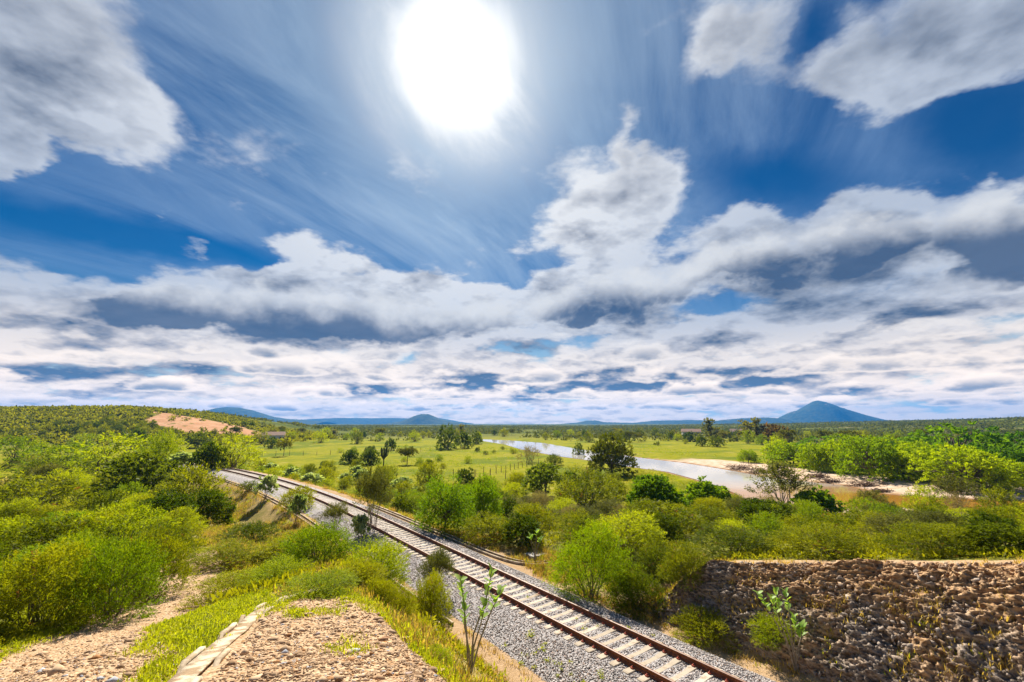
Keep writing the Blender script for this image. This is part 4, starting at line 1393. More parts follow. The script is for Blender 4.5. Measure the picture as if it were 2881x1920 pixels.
MW3 = (1.33, 27.47)
SLAB = (1.7, 28.4)
FENCE1 = [(-14.98, 96.34), (-9.27, 97.56), (-5.57, 101.85), (-0.91, 111.5), (3.78, 122.94), (9.98, 128.61)]
FENCE2 = [(-91.96, 158.79), (-77.73, 160.13), (-57.21, 165.91), (-38.98, 183.91), (-22.07, 200.29)]
FENCE3 = [(-10.83, 92.87), (-3.64, 92.93), (-0.04, 92.0)]
HOUSES = [(-134.98, 254.98), (166.57, 418.57), (231.4, 455.04)]
DEBRIS = [(58.72, 117.1, 7, 'brown heap of driftwood on the tip of the sand bank'), (59.21, 108.95, 6, 'flat brown driftwood left of the thin branched tree'), (65.72, 98.61, 5, 'dark driftwood under the lime trees of the sand bank'), (64.56, 92.74, 4, 'brown roots lying at the water edge below the lime row'), (66.52, 86.98, 5, 'pile of brown roots at the water edge in the middle of the sand'), (64.42, 80.37, 3, 'small brown roots right of the root pile at the water edge')]

for k_, x_, y_, w_, h_, lab, cat_, grp in PLANTS:
    if k_ != 'cactus':
        plant(k_, x_, y_, w_, h_, lab, cat_, grp)
NAMED = list(PLACED)


USED = set()
CUTS = (' filling', ' bordering', ' where', ' behind', ' at the', ' growing', ' touching', ' on the', ' just', ' between', ' above', ' below',
        ' near', ' with', ' beside', ' in ', ' left', ' right', ' under', ' overhanging', ' leaning', ' reaching', ' climbing', ' standing',
        ' before', ' half', ' spreading', ' of the', ' covered', ' when')


def fill(n, rmin, rmax, az0, az1, test, kinds, size, words, group, cat='shrub', gap=0.42, tries=60, by_area=True, seed=1):
    """scatter single plants over a zone, keeping clear of the ones already placed"""
    rg = random.Random(seed)
    done = 0
    for _ in range(n * tries):
        if done >= n:
            break
        a = R_(rg.uniform(az0, az1))
        q = rg.random()
        r = math.sqrt(rmin ** 2 + q * (rmax ** 2 - rmin ** 2)) if by_area else rmin * (rmax / rmin) ** q
        x, y = r * math.sin(a), r * math.cos(a)
        if not test(x, y):
            continue
        w = size(r, rg)
        if any((x - px) ** 2 + (y - py) ** 2 < (gap * (w + pw)) ** 2 for px, py, pw, *_r in PLACED):
            continue
        kd = rg.choice(kinds)
        d2, ref = min(((x - px) ** 2 + (y - py) ** 2, i) for i, (px, py, *_r) in enumerate(NAMED))
        px, py, pw, pk, plab, _g = NAMED[ref]
        lab = words[kd]
        if d2 < max(12, r * .16) ** 2:
            rx, ry = x - px, y - py
            fr = rx * math.sin(a) + ry * math.cos(a)
            sx = rx * math.cos(a) - ry * math.sin(a)
            rel = ('behind' if fr > 0 else 'in front of') if abs(fr) > abs(sx) * 1.3 else ('just right of' if sx > 0 else 'just left of')
            lead = ('small ' if w < size(r, random.Random(1)) * .93 else 'broad ') + lab.split(' in the ')[0].split(' standing ')[0] + ' ' + rel + ' the '
            room = 16 - len(lead.split())
            refs = [plab] + [plab[:i] for cut in CUTS for i in [plab.find(cut)] if i > 0 and len(plab[:i].split()) >= 3]
            refs = [q for q in refs if len(q.split()) <= room]
            best = max(refs, key=len) if refs else None
            if best and lead + best in USED:
                best = None
            if best:
                lab = lead + best
                USED.add(lab)
        h = w * (rg.uniform(.58, .82) if r > 72 else rg.uniform(.46, .64)) if cat == 'shrub' else w * (rg.uniform(.42, .58) if 'mesq' in kd else rg.uniform(.7, .95))
        plant(kd, x, y, w, h, lab, cat, group)
        done += 1
    return done


MEADOW = [(-48, 148), (-52, 118), (-37, 104), (-20, 88), (-4, 86), (8, 98), (14, 116), (8, 165), (-6, 240), (-60, 235), (-70, 180)]
MEADOW2 = [(48, 160), (62, 122), (80, 150), (120, 200), (130, 270), (60, 280), (42, 225)]


def clear_of(x, y, bank=2.0):
    ax, ay = np.array([x]), np.array([y])
    s, n = track_sn(ax, ay)
    if s[0] < 122 and -5.4 < n[0] < 4.9:
        return False
    if poly_dist(ax, ay, PATH)[0] < 2.3 or sdist(ax, ay, RIVER)[0] < bank or sdist(ax, ay, SPUR)[0] < 1.5:
        return False
    return True


def left_zone(x, y):
    s, n = track_sn(np.array([x]), np.array([y]))
    return clear_of(x, y) and n[0] < -6.8 and not (18 < s[0] < 62 and n[0] > -11.5) and not (math.hypot(x, y) < 12)


def right_zone(x, y):
    s, n = track_sn(np.array([x]), np.array([y]))
    nt, zt = wall_top(max(-14, min(14, s[0])))
    if s[0] < 15.5 and n[0] < nt + 1.9:
        return False
    if inside(np.array([x]), np.array([y]), MEADOW)[0]:
        return False
    return clear_of(x, y, 3.0) and n[0] > 5.2 and (x < 40 or y < 60)


def line_zone(x, y):
    s, n = track_sn(np.array([x]), np.array([y]))
    return clear_of(x, y) and 5 < n[0] < 26 and not inside(np.array([x]), np.array([y]), MEADOW)[0]


W_L = {'olive': 'olive feathery shrub in the crowded thicket on the left of the railway',
       'lime': 'yellow green shrub in the crowded thicket on the left of the railway',
       'dark': 'dark green shrub in the crowded thicket on the left of the railway',
       'airy': 'thin twiggy shrub in the crowded thicket on the left of the railway',
       'feather': 'feathery bright green shrub in the crowded thicket on the left of the railway'}
fill(85, 15, 125, -62, -14, left_zone, ['olive', 'olive', 'lime', 'dark', 'lime', 'olive', 'lime', 'airy', 'feather'], lambda r, g: 2.2 + r * .035 * g.uniform(.7, 1.3),
     W_L, 'shrubs of the left thicket', by_area=False, seed=3, gap=.40)
W_R = {'olive': 'olive feathery shrub in the thicket between the railway and the river',
       'lime': 'yellow green shrub in the thicket between the railway and the river',
       'dark': 'dark green shrub in the thicket between the railway and the river',
       'airy': 'thin loose shrub in the thicket between the railway and the river',
       'grey': 'greyish dry shrub in the thicket between the railway and the river'}
fill(105, 17, 84, -16, 58, right_zone, ['olive', 'olive', 'lime', 'olive', 'dark', 'airy', 'lime', 'grey'], lambda r, g: 2.1 + r * .030 * g.uniform(.7, 1.3),
     W_R, 'shrubs of the right thicket', by_area=False, seed=4, gap=.40)
W_T = {'olive': 'olive shrub in the scrub strip between the rails and the meadow',
       'lime': 'yellow green shrub in the scrub strip between the rails and the meadow',
       'milkweed': 'silvery milkweed in the scrub strip between the rails and the meadow'}
fill(48, 55, 135, -42, -12, line_zone, ['olive', 'lime', 'olive', 'milkweed'], lambda r, g: g.uniform(2.2, 4.6), W_T,
     'shrubs between rails and meadow', seed=5)


def meadow_zone(x, y):
    m = inside(np.array([x]), np.array([y]), MEADOW)[0] or inside(np.array([x]), np.array([y]), MEADOW2)[0]
    return m and clear_of(x, y, 5.0) and fbm(np.array([x / 22]), np.array([y / 22]), seed=81, octv=3)[0] > .50


W_M = {'olive': 'olive shrub dotted on the open meadow', 'lime': 'light green shrub dotted on the open meadow',
       'dark': 'dark small shrub dotted on the open meadow'}
fill(46, 84, 270, -34, 40, meadow_zone, ['olive', 'lime', 'olive', 'dark'], lambda r, g: g.uniform(1.2, 3.4), W_M, 'shrubs dotted on the meadow', seed=12)


def far_zone(x, y):
    return (sdist(np.array([x]), np.array([y]), RIVER)[0] > 6 and not inside(np.array([x]), np.array([y]), MEADOW)[0]
            and not inside(np.array([x]), np.array([y]), MEADOW2)[0] and float(height(np.array([x]), np.array([y]), False)[0]) < 1.0)


W_F = {'dark': 'dark round tree in the far tree line across the valley', 'lime': 'light green tree in the far tree line across the valley',
       'flat': 'spreading tree in the far tree line across the valley', 'olive': 'olive tree in the far tree line across the valley',
       'poplar': 'slim tall tree in the far tree line across the valley'}
fill(90, 215, 430, -34, 46, far_zone, ['dark', 'olive', 'lime', 'flat', 'olive', 'lime', 'poplar'], lambda r, g: g.uniform(5, 9.5), W_F,
     'trees of the far tree line', 'tree', seed=6)


def belt_zone(x, y):
    return sdist(np.array([x]), np.array([y]), RIVER)[0] > 27 and x > 60 and y > 78


W_B = {'mesquite': 'bright lime domed tree in the belt beyond the sandy bank', 'mesquite2': 'deep green domed tree in the belt beyond the sandy bank'}
fill(34, 105, 240, 34, 56, belt_zone, ['mesquite', 'mesquite2', 'mesquite2'], lambda r, g: g.uniform(9, 15), W_B,
     'trees of the belt beyond the sand', 'tree', seed=7, gap=.30)


def hill_zone(x, y):
    return float(height(np.array([x]), np.array([y]), False)[0]) > 0.5 and sdist(np.array([x]), np.array([y]), PINK)[0] > 4


W_H = {'olive': 'olive tree standing out on the scrubby left hill', 'dark': 'dark tree standing out on the scrubby left hill'}
fill(56, 225, 400, -58, -30, hill_zone, ['olive', 'dark', 'olive'], lambda r, g: g.uniform(3.5, 6.5), W_H, 'trees on the left hill', 'tree', seed=8)


# ---------------------------------------------------------------- scrub too far off to count
def build_scrub():
    rng = np.random.default_rng(9)
    pts = []
    # hillside
    x = rng.uniform(-520, -120, 9000); y = rng.uniform(195, 430, 9000)
    z = height(x, y)
    ok = (z > -3.0) & ((sdist(x, y, PINK) > 2) | (rng.random(9000) < .05))
    pts.append(np.stack([x, y, z, rng.uniform(2.2, 5.5, 9000)], -1)[ok])
    # plain
    n = 26000
    r = np.sqrt(rng.uniform(300 ** 2, 1900 ** 2, n)); r = np.where(rng.random(n) < .5, 300 + (r - 300) * .5, r)
    a = np.radians(rng.uniform(-56, 56, n))
    x, y = r * np.sin(a), r * np.cos(a)
    z = height(x, y)
    ok = (sdist(x, y, RIVER) > 8) & ~((z > -2.5) & (x < -120) & (y < 420)) & (sdist(x, y, PINK) > 3)
    ok &= fbm(x / 90, y / 90, seed=31, octv=3) > 0.36
    ok &= ~inside(x, y, MEADOW2)
    pts.append(np.stack([x, y, z, rng.uniform(2.6, 5.5, n) * (1 + r / 2500)], -1)[ok])
    for nm, P, lab in (('hillside_scrub', pts[0], 'low scrub covering the left hill'), ('valley_scrub', pts[1], 'scrub and woodland covering the far plain')):
        per = 22 if nm[0] == 'h' else 13
        N = len(P)
        u = unit(rng.normal(0, 1, (N, per, 3))); u[..., 2] = np.abs(u[..., 2])
        rad = P[:, 3][:, None, None] * .5
        c = P[:, None, :3] + u * rad * rng.uniform(.35, 1, (N, per, 1)) * np.array([1, 1, .85]) + np.array([0, 0, .1])
        c = c.reshape(-1, 3); m = len(c)
        axis = unit(rng.normal(0, 1, (m, 3)) + np.array([0, 0, .3])); side = unit(np.cross(axis, rng.normal(0, 1, (m, 3))))
        L = np.repeat(P[:, 3], per) * rng.uniform(.22, .42, m)
        v = leaf_quads(rng, c, axis, side, L, L * .7)
        t = np.clip(np.repeat(rng.random(N), per) * .7 + rng.random(m) * .3, 0, .95)
        me = mesh_np(nm, v, np.arange(4 * m).reshape(-1, 4), SCRUB if nm[0] == 'h' else SCRUB2, False, dict(tint=np.repeat(t, 4)))
        link(nm, me, kind='stuff', label=lab)


SCRUB2 = leaf_material('valley_leaves', (0.048, 0.064, 0.006), (0.125, 0.128, 0.016), 0.40)
SCRUB = leaf_material('scrub_leaves', (0.066, 0.088, 0.004), (0.205, 0.195, 0.010), 0.48)
build_scrub()

# ---------------------------------------------------------------- undergrowth, grass and loose stones
def scatter_clumps(name, label, P, size, per, mat, ll, lw, seed, flat=0.6):
    rng = np.random.default_rng(seed)
    N = len(P)
    u = unit(rng.normal(0, 1, (N, per, 3))); u[..., 2] = np.abs(u[..., 2])
    c = P[:, None, :] + u * (size[:, None] * rng.uniform(.2, 1, (N, per)))[..., None] * np.array([1, 1, flat])
    c = c.reshape(-1, 3); m = len(c)
    axis = unit(u.reshape(-1, 3) * .6 + rng.normal(0, .6, (m, 3)) + np.array([0, 0, .5])); side = unit(np.cross(axis, rng.normal(0, 1, (m, 3))))
    k = np.repeat(size, per)
    v = leaf_quads(rng, c, axis, side, ll * rng.uniform(.7, 1.4, m) * (.5 + k), lw * rng.uniform(.7, 1.4, m) * (.5 + k))
    t = np.clip(np.repeat(rng.random(N), per) * .6 + rng.random(m) * .4, 0, .95)
    me = mesh_np(name, v, np.arange(4 * m).reshape(-1, 4), mat, False, dict(tint=np.repeat(t, 4)))
    return link(name, me, kind='stuff', label=label)


def build_undergrowth():
    rng = np.random.default_rng(14)
    n = 30000
    r = 13 * (125 / 13) ** rng.random(n)
    a = np.radians(rng.uniform(-60, 58, n))
    x, y = r * np.sin(a), r * np.cos(a)
    s, nn = track_sn(x, y)
    nt, zt = wall_top(np.clip(s, -14, 14))
    ok = ((nn < -5.6) | (nn > 5.4)) & ~((s < 14.5) & (nn > 2) & (nn < nt + 1.9)) & (poly_dist(x, y, PATH) > 1.9) & (sdist(x, y, RIVER) > 1.5)
    ok &= ~(inside(x, y, MEADOW)) & (sdist(x, y, SPUR) > 1.2)
    ok &= ~((nn < 0) & (nn > -11) & (rng.random(n) < .6))
    ok &= ~((x > 42) & (y > 62))
    ok &= fbm(x / 4, y / 4, seed=61, octv=3) > 0.42
    x, y, r = x[ok], y[ok], r[ok]
    P = np.stack([x, y, height(x, y)], -1)
    m = leaf_material('undergrowth_leaves', (0.085, 0.105, 0.003), (0.26, 0.25, 0.010), 0.45, .15)
    scatter_clumps('undergrowth', 'low weeds and seedlings between the shrubs', P, rng.uniform(.16, .42, len(P)) * (1 + r / 70), 20, m, 0.16, 0.06, 15)


def grass_blades(name, label, P, hgt, per, mat, seed, spread=0.10, wide=0.012):
    """tufts of bent three-point blades"""
    rng = np.random.default_rng(seed)
    N = len(P); m = N * per
    base = np.repeat(P, per, 0) + np.concatenate([rng.normal(0, spread, (m, 2)), np.full((m, 1), -.01)], 1)
    L = np.repeat(hgt, per) * rng.uniform(.5, 1.25, m)
    th = rng.uniform(0, 6.28, m)
    lean = rng.uniform(.15, .8, m)
    d = np.stack([np.cos(th) * lean, np.sin(th) * lean, np.ones(m)], -1)
    d = unit(d)
    sd = np.stack([-np.sin(th), np.cos(th), np.zeros(m)], -1)
    w = wide * rng.uniform(.6, 1.4, m)
    p1 = base + d * (L * .55)[:, None]
    tip = p1 + unit(d + np.stack([np.cos(th), np.sin(th), -.5 * np.ones(m)], -1) * (lean * .9)[:, None]) * (L * .5)[:, None]
    v = np.stack([base - sd * w[:, None], p1 - sd * w[:, None] * .7, tip, p1 + sd * w[:, None] * .7, base + sd * w[:, None]], 1)
    f = np.array([[0, 1, 3, 4], [1, 2, 2, 3]])
    # two faces per blade: quad and triangle kept as quads of a shared sheet
    q = np.arange(m)[:, None] * 5
    quads = q + np.array([[0, 1, 3, 4]])
    tris = q + np.array([[1, 2, 3]])
    F = np.concatenate([quads[:, [0, 1, 2]], quads[:, [0, 2, 3]], tris])
    t = np.clip(np.repeat(rng.random(N), per) * .6 + rng.random(m) * .4, 0, .95)
    me = mesh_np(name, v.reshape(-1, 3), F, mat, False, dict(tint=np.repeat(t, 5)))
    return link(name, me, kind='stuff', label=label)


def build_grass():
    rng = np.random.default_rng(23)
    lime = leaf_material('fresh_grass', (0.19, 0.24, 0.004), (0.40, 0.41, 0.018), 0.42, .15)
    straw = leaf_material('dry_grass', (0.30, 0.20, 0.045), (0.54, 0.39, 0.14), 0.35, .15)
    # foreground ridge between the chute and the gravel path, and patches on the spur
    n = 40000
    x = rng.uniform(-16, 2.5, n); y = rng.uniform(3.5, 24, n)
    dc = poly_dist(x, y, CHUTE); dp = poly_dist(x, y, PATH); ds = sdist(x, y, SPUR)
    pat = fbm(x / 0.9, y / 0.9, seed=71, octv=3)
    patb = fbm(x / 1.8, y / 1.8, seed=72, octv=3)
    s, nn = track_sn(x, y)
    gap = (dc > .20 - .24 * (pat > .50)) & (dp > 1.25 + .7 * (pat - .5) + 0.55 * sstep(10, 4, y))
    ridge = gap & (ds > -.1) & (nn < -8.5) & (rng.random(n) < 0.75 * sstep(.30, .45, pat) * sstep(20, 9, y))
    spur = (ds < -.1) & (dc > .18 - .2 * (pat > .53)) & (rng.random(n) < .85 * sstep(.52, .62, patb) + 0.8 * sstep(7.8, 9.4, y) * sstep(.4, .5, pat))
    edge = (dp > 1.0) & (dp < 2.6) & (x < -8.5) & (rng.random(n) < .35 * sstep(.4, .55, pat))
    ok = ridge | spur | edge
    P = np.stack([x, y, height(x, y)], -1)[ok]
    hg = np.where(spur[ok], .07, .095) * rng.uniform(.7, 1.4, ok.sum())
    grass_blades('grass', 'yellow green grass on the foreground ridge and spur', P, hg, 16, lime, 24, .07, .006)
    sel = rng.random(len(P)) < .38
    scatter_clumps('ground_cover', 'small leafy weeds among the foreground grass', P[sel], rng.uniform(.07, .17, sel.sum()), 26, lime, .075, .028, 29, .8)
    # dry grass on the cut slope, the railway bank and beside the drains
    n = 26000
    s = rng.uniform(3, 75, n) ; s = 3 + (s - 3) * rng.random(n) ** .6
    nn = np.where(rng.random(n) < .72, -rng.uniform(3.4, 11, n), rng.uniform(2.9, 5.6, n))
    pat = np.zeros(n)
    px = TD[0] * s + TN[0] * (N0 + nn); py = TD[1] * s + TN[1] * (N0 + nn)
    q = np.clip(s - S0, 0, 200); bend = RAD - np.sqrt(RAD ** 2 - q ** 2)
    px -= TN[0] * bend; py -= TN[1] * bend
    pat = fbm(px / 1.4, py / 1.4, seed=74, octv=3)
    ok = (pat > .46) & (sdist(px, py, SPUR) > 0) & ~((nn > 0) & (s < 12) & (rng.random(n) < .6)) & (np.abs(nn + 3.75) > .28)
    ok &= ~((np.abs(nn - 3.05) < .3) & (s > 20)) & (poly_dist(px, py, CHUTE) > .4)
    x, y, s = px[ok], py[ok], s[ok]
    P = np.stack([x, y, height(x, y)], -1)
    g = rng.random(len(P)) < .74
    hg = rng.uniform(.12, .34, len(P)) * (1 + s / 90) * (0.5 + 0.5 * sstep(10, 22, s))
    grass_blades('dry_grass', 'straw coloured grass on the railway bank', P[g], hg[g], 12, straw, 25, .11, .011)
    grass_blades('grass', 'green grass tufts along the railway', P[~g], hg[~g], 12, lime, 26, .11, .011)
    # weeds rooted in the ballast
    n = 900
    s = rng.uniform(4, 60, n); off = np.where(rng.random(n) < .6, rng.uniform(-3.3, -1.6, n), rng.uniform(-3.3, 2.7, n))
    ok = (fbm(s / 2.2, off / 1.2, seed=78, octv=2) > .60) & (np.abs(np.abs(off) - .83) > .16)
    P = np.array([[*track_pos(a, b)[0], float(np.interp(b, [-3.35, -2.35, -1.9, 1.7, 2.75], [-.62, -.3, -.21, -.21, -.62]))] for a, b in zip(s[ok], off[ok])])
    scatter_clumps('weeds', 'small green weeds growing in the ballast', P, rng.uniform(.05, .16, len(P)), 22, lime, .10, .035, 30, .9)
    # tufts on the rock face and its brow
    n = 1500
    ss = rng.uniform(-3, 13, n); tt = np.where(rng.random(n) < .12, rng.uniform(1.06, 1.22, n), rng.uniform(0, .75, n))
    x, y, z = rock_face_point(ss, tt)
    ok = fbm(ss / 1.1, tt * 5, seed=75, octv=2) > .5
    P = np.stack([x, y, z], -1)[ok]
    grass_blades('grass', 'tufts of grass on the rock face', P, rng.uniform(.12, .30, len(P)), 14, straw, 27, .09, .010)
    # meadow tussocks
    n = 9000
    x = rng.uniform(-72, 75, n); y = rng.uniform(66, 250, n)
    ok = (inside(x, y, MEADOW) | inside(x, y, MEADOW2) | (y < 110)) & (sdist(x, y, RIVER) > 3) & ~((x > 44) & (y < 160))
    s, nn = track_sn(x, y)
    ok &= (np.abs(nn) > 6) & (fbm(x / 9, y / 9, seed=76, octv=3) > .5)
    P = np.stack([x, y, height(x, y)], -1)[ok]
    scatter_clumps('grass', 'tussocks dotted over the meadow', P, rng.uniform(.25, .7, len(P)), 9, lime, .30, .10, 28, .5)


def build_stones():
    rng = np.random.default_rng(33)
    m, g, out = material('gravel_stone')
    t = attr(g, 'tint')
    c = g.mix(t, (0.25, 0.14, 0.065), (0.62, 0.43, 0.26))
    c = g.mix(g.ramp(t, 0.86, 0.88), c, (0.36, 0.17, 0.06))
    c = g.mix(g.ramp(t, 0.93, 0.95), c, (0.40, 0.40, 0.42))
    b = g.node('ShaderNodeBsdfPrincipled', {'Base Color': c, 'Roughness': 0.85, 'Specular IOR Level': 0.25})
    g.l.new(b.outputs[0], out.inputs[0])
    octv = np.array([(1, 0, 0), (-1, 0, 0), (0, 1, 0), (0, -1, 0), (0, 0, 1), (0, 0, -1)], float)
    octf = np.array([(0, 2, 4), (2, 1, 4), (1, 3, 4), (3, 0, 4), (2, 0, 5), (1, 2, 5), (3, 1, 5), (0, 3, 5)])
    n = 90000
    r = 3.5 * (26 / 3.5) ** rng.random(n); a = np.radians(rng.uniform(-62, 25, n))
    x, y = r * np.sin(a), r * np.cos(a)
    dp = poly_dist(x, y, PATH); ds = sdist(x, y, SPUR)
    ok = ((dp < 1.7 + .9 * sstep(10, 4, y)) | (ds < .15)) & (poly_dist(x, y, CHUTE) > .25)
    x, y = x[ok], y[ok]
    N = len(x)
    size = rng.uniform(.008, .024, N) * np.where(rng.random(N) < .07, 1.4 + 3.6 * rng.random(N) ** 2, 1)
    V = octv[None] * (1 + rng.uniform(-.4, .4, (N, 6, 1))) * (size[:, None] * np.stack([np.ones(N), rng.uniform(.5, 1, N), rng.uniform(.3, .6, N)], -1))[:, None]
    th = rng.uniform(0, 6.28, N); ca, sa = np.cos(th)[:, None], np.sin(th)[:, None]
    vx, vy = V[..., 0] * ca - V[..., 1] * sa, V[..., 0] * sa + V[..., 1] * ca
    V = np.stack([vx, vy, V[..., 2]], -1) + np.stack([x, y, height(x, y) + .004], -1)[:, None]
    F = (octf[None] + (np.arange(N) * 6)[:, None, None]).reshape(-1, 3)
    me = mesh_np('gravel_stones', V.reshape(-1, 3), F, m, False, dict(tint=np.repeat(rng.random(N), 6)))
    link('gravel_stones', me, kind='stuff', label='pinkish tan gravel on the path and the spur')
    print('stones', N)


build_undergrowth()
build_grass()
build_stones()

# ---------------------------------------------------------------- single plants close by, leaf by leaf
def leaf_shape(L, W, fold=0.18):
    """broad oval leaf with a folded midrib, lying along +X"""
    n = 7
    V, F = [], []
    for i in range(n):
        u = i / (n - 1)
        wd = W * .5 * math.sin(math.pi * min(1, u * .92 + .06)) ** .7
        zc = -0.14 * L * (u - .3) ** 2
        V += [(u * L, -wd, zc + fold * wd), (u * L, 0, zc), (u * L, wd, zc + fold * wd)]
    for i in range(n - 1):
        a = i * 3
        F += [(a, a + 3, a + 4, a + 1), (a + 1, a + 4, a + 5, a + 2)]
    return np.array(V), np.array(F)


def big_leaf_plant(name, label, x, y, branches, leaf_len, seed, mat, nleaf=9, dz=0.0):
    """branches: list of polylines from the root up, in metres; leaves in pairs towards the tips"""
    rg = random.Random(seed)
    z = float(height(np.array([x]), np.array([y]), False)[0]) + dz
    t = thing(name, label, 'plant', (x, y, z))
    protos = []
    for k in range(4):
        v, f = leaf_shape(leaf_len * rg.uniform(.8, 1.15), leaf_len * .62, rg.uniform(.1, .3))
        protos.append(mesh_np('leaf', v, f, mat, True, dict(tint=np.full(len(v), rg.random() * .9))))
    for br in branches:
        P = np.array(br, float)
        L = len(P)
        v, f = tube(P, np.linspace(.022, .008, L), 6)
        link('stem', mesh_np('stem', v, f, BARK_PALE, True), t)
        for i in range(nleaf):
            u = 1 - (i // 2) * 0.055 - rg.uniform(0, .02)
            p = np.array([np.interp(u * (L - 1), np.arange(L), P[:, a]) for a in range(3)])
            o = link('leaf', protos[rg.randrange(4)], t, tuple(p))
            ang = i * math.pi * (0.5 if i % 2 else 1.0) + i * 0.8 + rg.uniform(-.3, .3)
            o.rotation_euler = (rg.uniform(-.4, .4), -rg.uniform(.35, 1.1), ang)
    return t


MILK = leaf_material('large_milkweed_leaf', (0.20, 0.34, 0.05), (0.34, 0.46, 0.11), 0.45, .4)


def stems_toward(tips, seed):
    rg = random.Random(seed)
    out = []
    for tx, ty, tz in tips:
        out.append([(rg.uniform(-.03, .03), rg.uniform(-.03, .03), -.1), (tx * .25 + rg.uniform(-.04, .04), ty * .25, tz * .40),
                    (tx * .65 + rg.uniform(-.05, .05), ty * .65, tz * .72), (tx, ty, tz)])
    return out


big_leaf_plant('milkweed_plant', 'tall thin stemmed milkweed with few round leaves in front of the ballast', MW1[0], MW1[1],
               stems_toward([(-.22, .1, 1.75), (.42, .1, 1.9), (.62, -.1, 1.62), (-.12, 0, 1.25), (.30, .0, 1.35)], 3), .17, 4, MILK, 11)
big_leaf_plant('milkweed_plant', 'tall branching milkweed with pale leaves standing before the rock face', MW2[0], MW2[1],
               stems_toward([(-.95, .1, 2.35), (-.62, -.1, 2.25), (-.35, .1, 2.4), (.0, .1, 2.35), (.30, -.1, 1.45), (.48, .1, 1.30), (.18, .1, 1.6)], 5), .20, 6, MILK, 11)
big_leaf_plant('milkweed_plant', 'young milkweed with two stems by the grey slab right of the rails', MW3[0], MW3[1],
               stems_toward([(-.25, .0, 1.5), (.15, .1, 1.75), (.35, .0, 1.3)], 7), .26, 8, MILK, 8)

# ---------------------------------------------------------------- grey slab by the end of the right drain
def build_slab():
    bm = bmesh.new()
    bmesh.ops.create_grid(bm, x_segments=10, y_segments=6, size=0.5)
    rg = random.Random(2)
    for v in bm.verts:
        v.co.x *= 1.7; v.co.y *= 0.8
        v.co.z = .05 * rg.random() + .06 + .05 * v.co.x
        if abs(v.co.x) > .8 or abs(v.co.y) > .37:
            v.co.x += rg.uniform(-.14, .14); v.co.y += rg.uniform(-.12, .12)
    ext = bmesh.ops.extrude_face_region(bm, geom=bm.faces[:])
    bmesh.ops.translate(bm, verts=[g_ for g_ in ext['geom'] if isinstance(g_, bmesh.types.BMVert)], vec=(0, 0, -.4))
    bmesh.ops.recalc_face_normals(bm, faces=bm.faces[:])
    me = bpy.data.meshes.new('concrete_slab'); bm.to_mesh(me); bm.free()
    me.materials.append(simple('pale_concrete', (0.22, 0.20, 0.18), (0.36, 0.33, 0.30), 3.0, 0.85, 0.4))
    x, y = SLAB
    thing('concrete_slab', 'pale grey concrete slab among the shrubs right of the rails', 'slab',
          (x, y, float(height(np.array([x]), np.array([y]), False)[0])), 0.5, data=me)


build_slab()


# ---------------------------------------------------------------- cactus at the meadow edge
def build_cactus(x, y, w, h, label):
    m = simple('cactus_skin', (0.030, 0.040, 0.016), (0.070, 0.075, 0.030), 3.0, 0.8, 0.3)
    z = float(height(np.array([x]), np.array([y]), False)[0])
    t = thing('cactus', label, 'cactus', (x, y, z))
    rg = np.random.default_rng(3)
    v, f = tube([(0, 0, -.2), (0, 0, h * .3), (.05, 0, h * .42)], [.16, .15, .14], 8)
    link('trunk', mesh_np('trunk', v, f, m, True), t)
    for k in range(14):
        a = k * 2.4; q = rg.uniform(.15, .5) * w
        b = np.array([0, 0, h * rg.uniform(.28, .42)])
        e = np.array([math.cos(a) * q, math.sin(a) * q, h * rg.uniform(.75, 1.0)])
        mid = b * .5 + e * .5 + np.array([math.cos(a), math.sin(a), 0]) * q * .35 - np.array([0, 0, h * .06])
        v, f = tube([b, mid, e * .8 + mid * .2, e], [.11, .12, .11, .05], 7)
        link('arm', mesh_np('arm', v, f, m, True), t)


for k_, x_, y_, w_, h_, lab, cat_, grp in PLANTS:
    if k_ == 'cactus':
        build_cactus(x_, y_, w_, h_, lab)


# ---------------------------------------------------------------- post and wire fences in the meadow
def fence(label, pts, step, hgt, seed):
    rg = random.Random(seed)
    wood = simple('fence_wood', (0.10, 0.075, 0.05), (0.20, 0.16, 0.11), 5.0, 0.9, 0.3)
    wire = simple('fence_wire', (0.16, 0.13, 0.11), (0.22, 0.18, 0.15), 9.0, 0.6)
    P = resample(pts, step)
    t = thing('wire_fence', label, 'fence')
    protos = []
    for k in range(3):
        v, f = tube([(0, 0, -.3), (rg.uniform(-.04, .04), 0, hgt * .5), (rg.uniform(-.08, .08), rg.uniform(-.05, .05), hgt)], [.075, .07, .055], 6)
        protos.append(mesh_np('post', v, f, wood))
    Z = height(P[:, 0], P[:, 1], False)
    for i, (x, y) in enumerate(P):
        link('post', protos[i % 3], t, (x, y, float(Z[i])), rg.uniform(0, 6), scale=(1, 1, rg.uniform(.85, 1.25)))
    for q in (.35, .65, .92):
        pts3 = [(x, y, z + hgt * q) for (x, y), z in zip(P, Z)]
        v, f = tube(pts3, [.008] * len(pts3), 3)
        link('wire', mesh_np('wire', v, f, wire), t)


fence('wooden post and wire fence crossing the front of the meadow', FENCE1, 2.6, 1.5, 1)
fence('far post and wire fence along the back of the meadow', FENCE2, 4.5, 1.6, 2)
fence('short post and wire fence climbing towards the bare river bank thicket', FENCE3, 3.2, 1.7, 3)


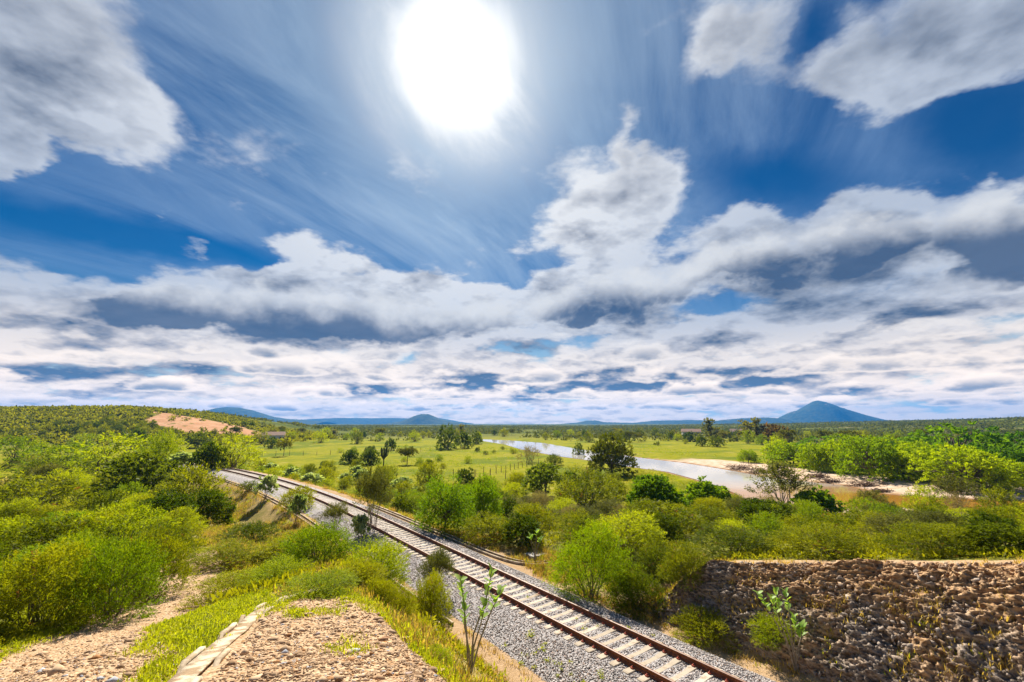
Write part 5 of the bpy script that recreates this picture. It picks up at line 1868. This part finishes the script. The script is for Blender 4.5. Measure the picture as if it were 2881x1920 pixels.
# ---------------------------------------------------------------- farm houses across the valley
def house(label, x, y, w, d, h, rot, wallc, roofc, nwin):
    z = float(height(np.array([x]), np.array([y]), False)[0])
    t = thing('farm_house', label, 'house', (x, y, z), rot)
    wm = simple('house_wall', wallc, tuple(c * 1.12 for c in wallc), 1.0, 0.9)
    rm = simple('house_roof', roofc, tuple(c * 1.5 for c in roofc), 2.0, 0.9, 0.3)
    dm = simple('house_opening', (0.03, 0.03, 0.035), (0.06, 0.05, 0.05), 2.0, 0.5)

    def box(name, c, s, mat):
        bm = bmesh.new()
        bmesh.ops.create_cube(bm, size=1.0, matrix=Matrix.LocRotScale(c, None, s))
        me = bpy.data.meshes.new(name); bm.to_mesh(me); bm.free(); me.materials.append(mat)
        return link(name, me, t)
    box('wall', (0, 0, h / 2 - .2), (w, d, h + .4), wm)
    for i in range(nwin):
        box('window', (-w / 2 + w * (i + .5) / nwin, -d / 2 - .02, h * .55), (w / nwin * .3, .06, h * .3), dm)
    box('door', (w * .02, -d / 2 - .025, h * .36), (w * .10, .06, h * .70), dm)
    bm = bmesh.new()
    o = .5
    vs_ = [bm.verts.new(v) for v in ((-w / 2 - o, -d / 2 - o, h), (w / 2 + o, -d / 2 - o, h), (w / 2 + o, d / 2 + o, h), (-w / 2 - o, d / 2 + o, h), (-w / 2 - o, 0, h + d * .32), (w / 2 + o, 0, h + d * .32))]
    for f in ((0, 1, 5, 4), (2, 3, 4, 5), (0, 4, 3), (1, 2, 5), (0, 3, 2, 1)):
        bm.faces.new([vs_[i] for i in f])
    me = bpy.data.meshes.new('roof'); bm.to_mesh(me); bm.free(); me.materials.append(rm)
    link('roof', me, t)


house('small white farm house below the right end of the bare pink hillside', *HOUSES[0], 11, 6, 3.0, 0.5, (0.70, 0.68, 0.64), (0.26, 0.16, 0.11), 3)
house('pale house with brown roof in the far trees left of the tall yellow green tree', *HOUSES[1], 16, 8, 3.6, -0.3, (0.68, 0.62, 0.55), (0.27, 0.16, 0.11), 3)
house('long low pale house in the far trees behind the river', *HOUSES[2], 20, 8, 3.4, -0.2, (0.62, 0.58, 0.52), (0.25, 0.16, 0.12), 4)


# ---------------------------------------------------------------- flood debris on the sand bank
def build_debris():
    rg = np.random.default_rng(40)
    dm = simple('driftwood', (0.10, 0.055, 0.03), (0.24, 0.15, 0.09), 4.0, 0.9, 0.3)
    labs = DEBRIS
    for i, (x, y, w, lab) in enumerate(labs):
        z = float(height(np.array([x]), np.array([y]), False)[0])
        parts = []
        for k in range(90):
            c = np.array([rg.normal(0, w * .28), rg.normal(0, w * .12), rg.uniform(0, w * .12)])
            d = unit(rg.normal(0, 1, 3) * (1, 1, .45)); L = w * rg.uniform(.08, .22)
            parts.append(tube([c - d * L, c + rg.normal(0, .05 * w, 3), c + d * L], [.05, .06, .02], 4))
        t = thing('driftwood_pile', lab, 'driftwood', (x, y, z), 0.0)
        t.rotation_euler[2] = rg.uniform(-.4, .1)
        link('branches', join_parts('branches', parts, dm), t)['kind'] = 'stuff'


build_debris()
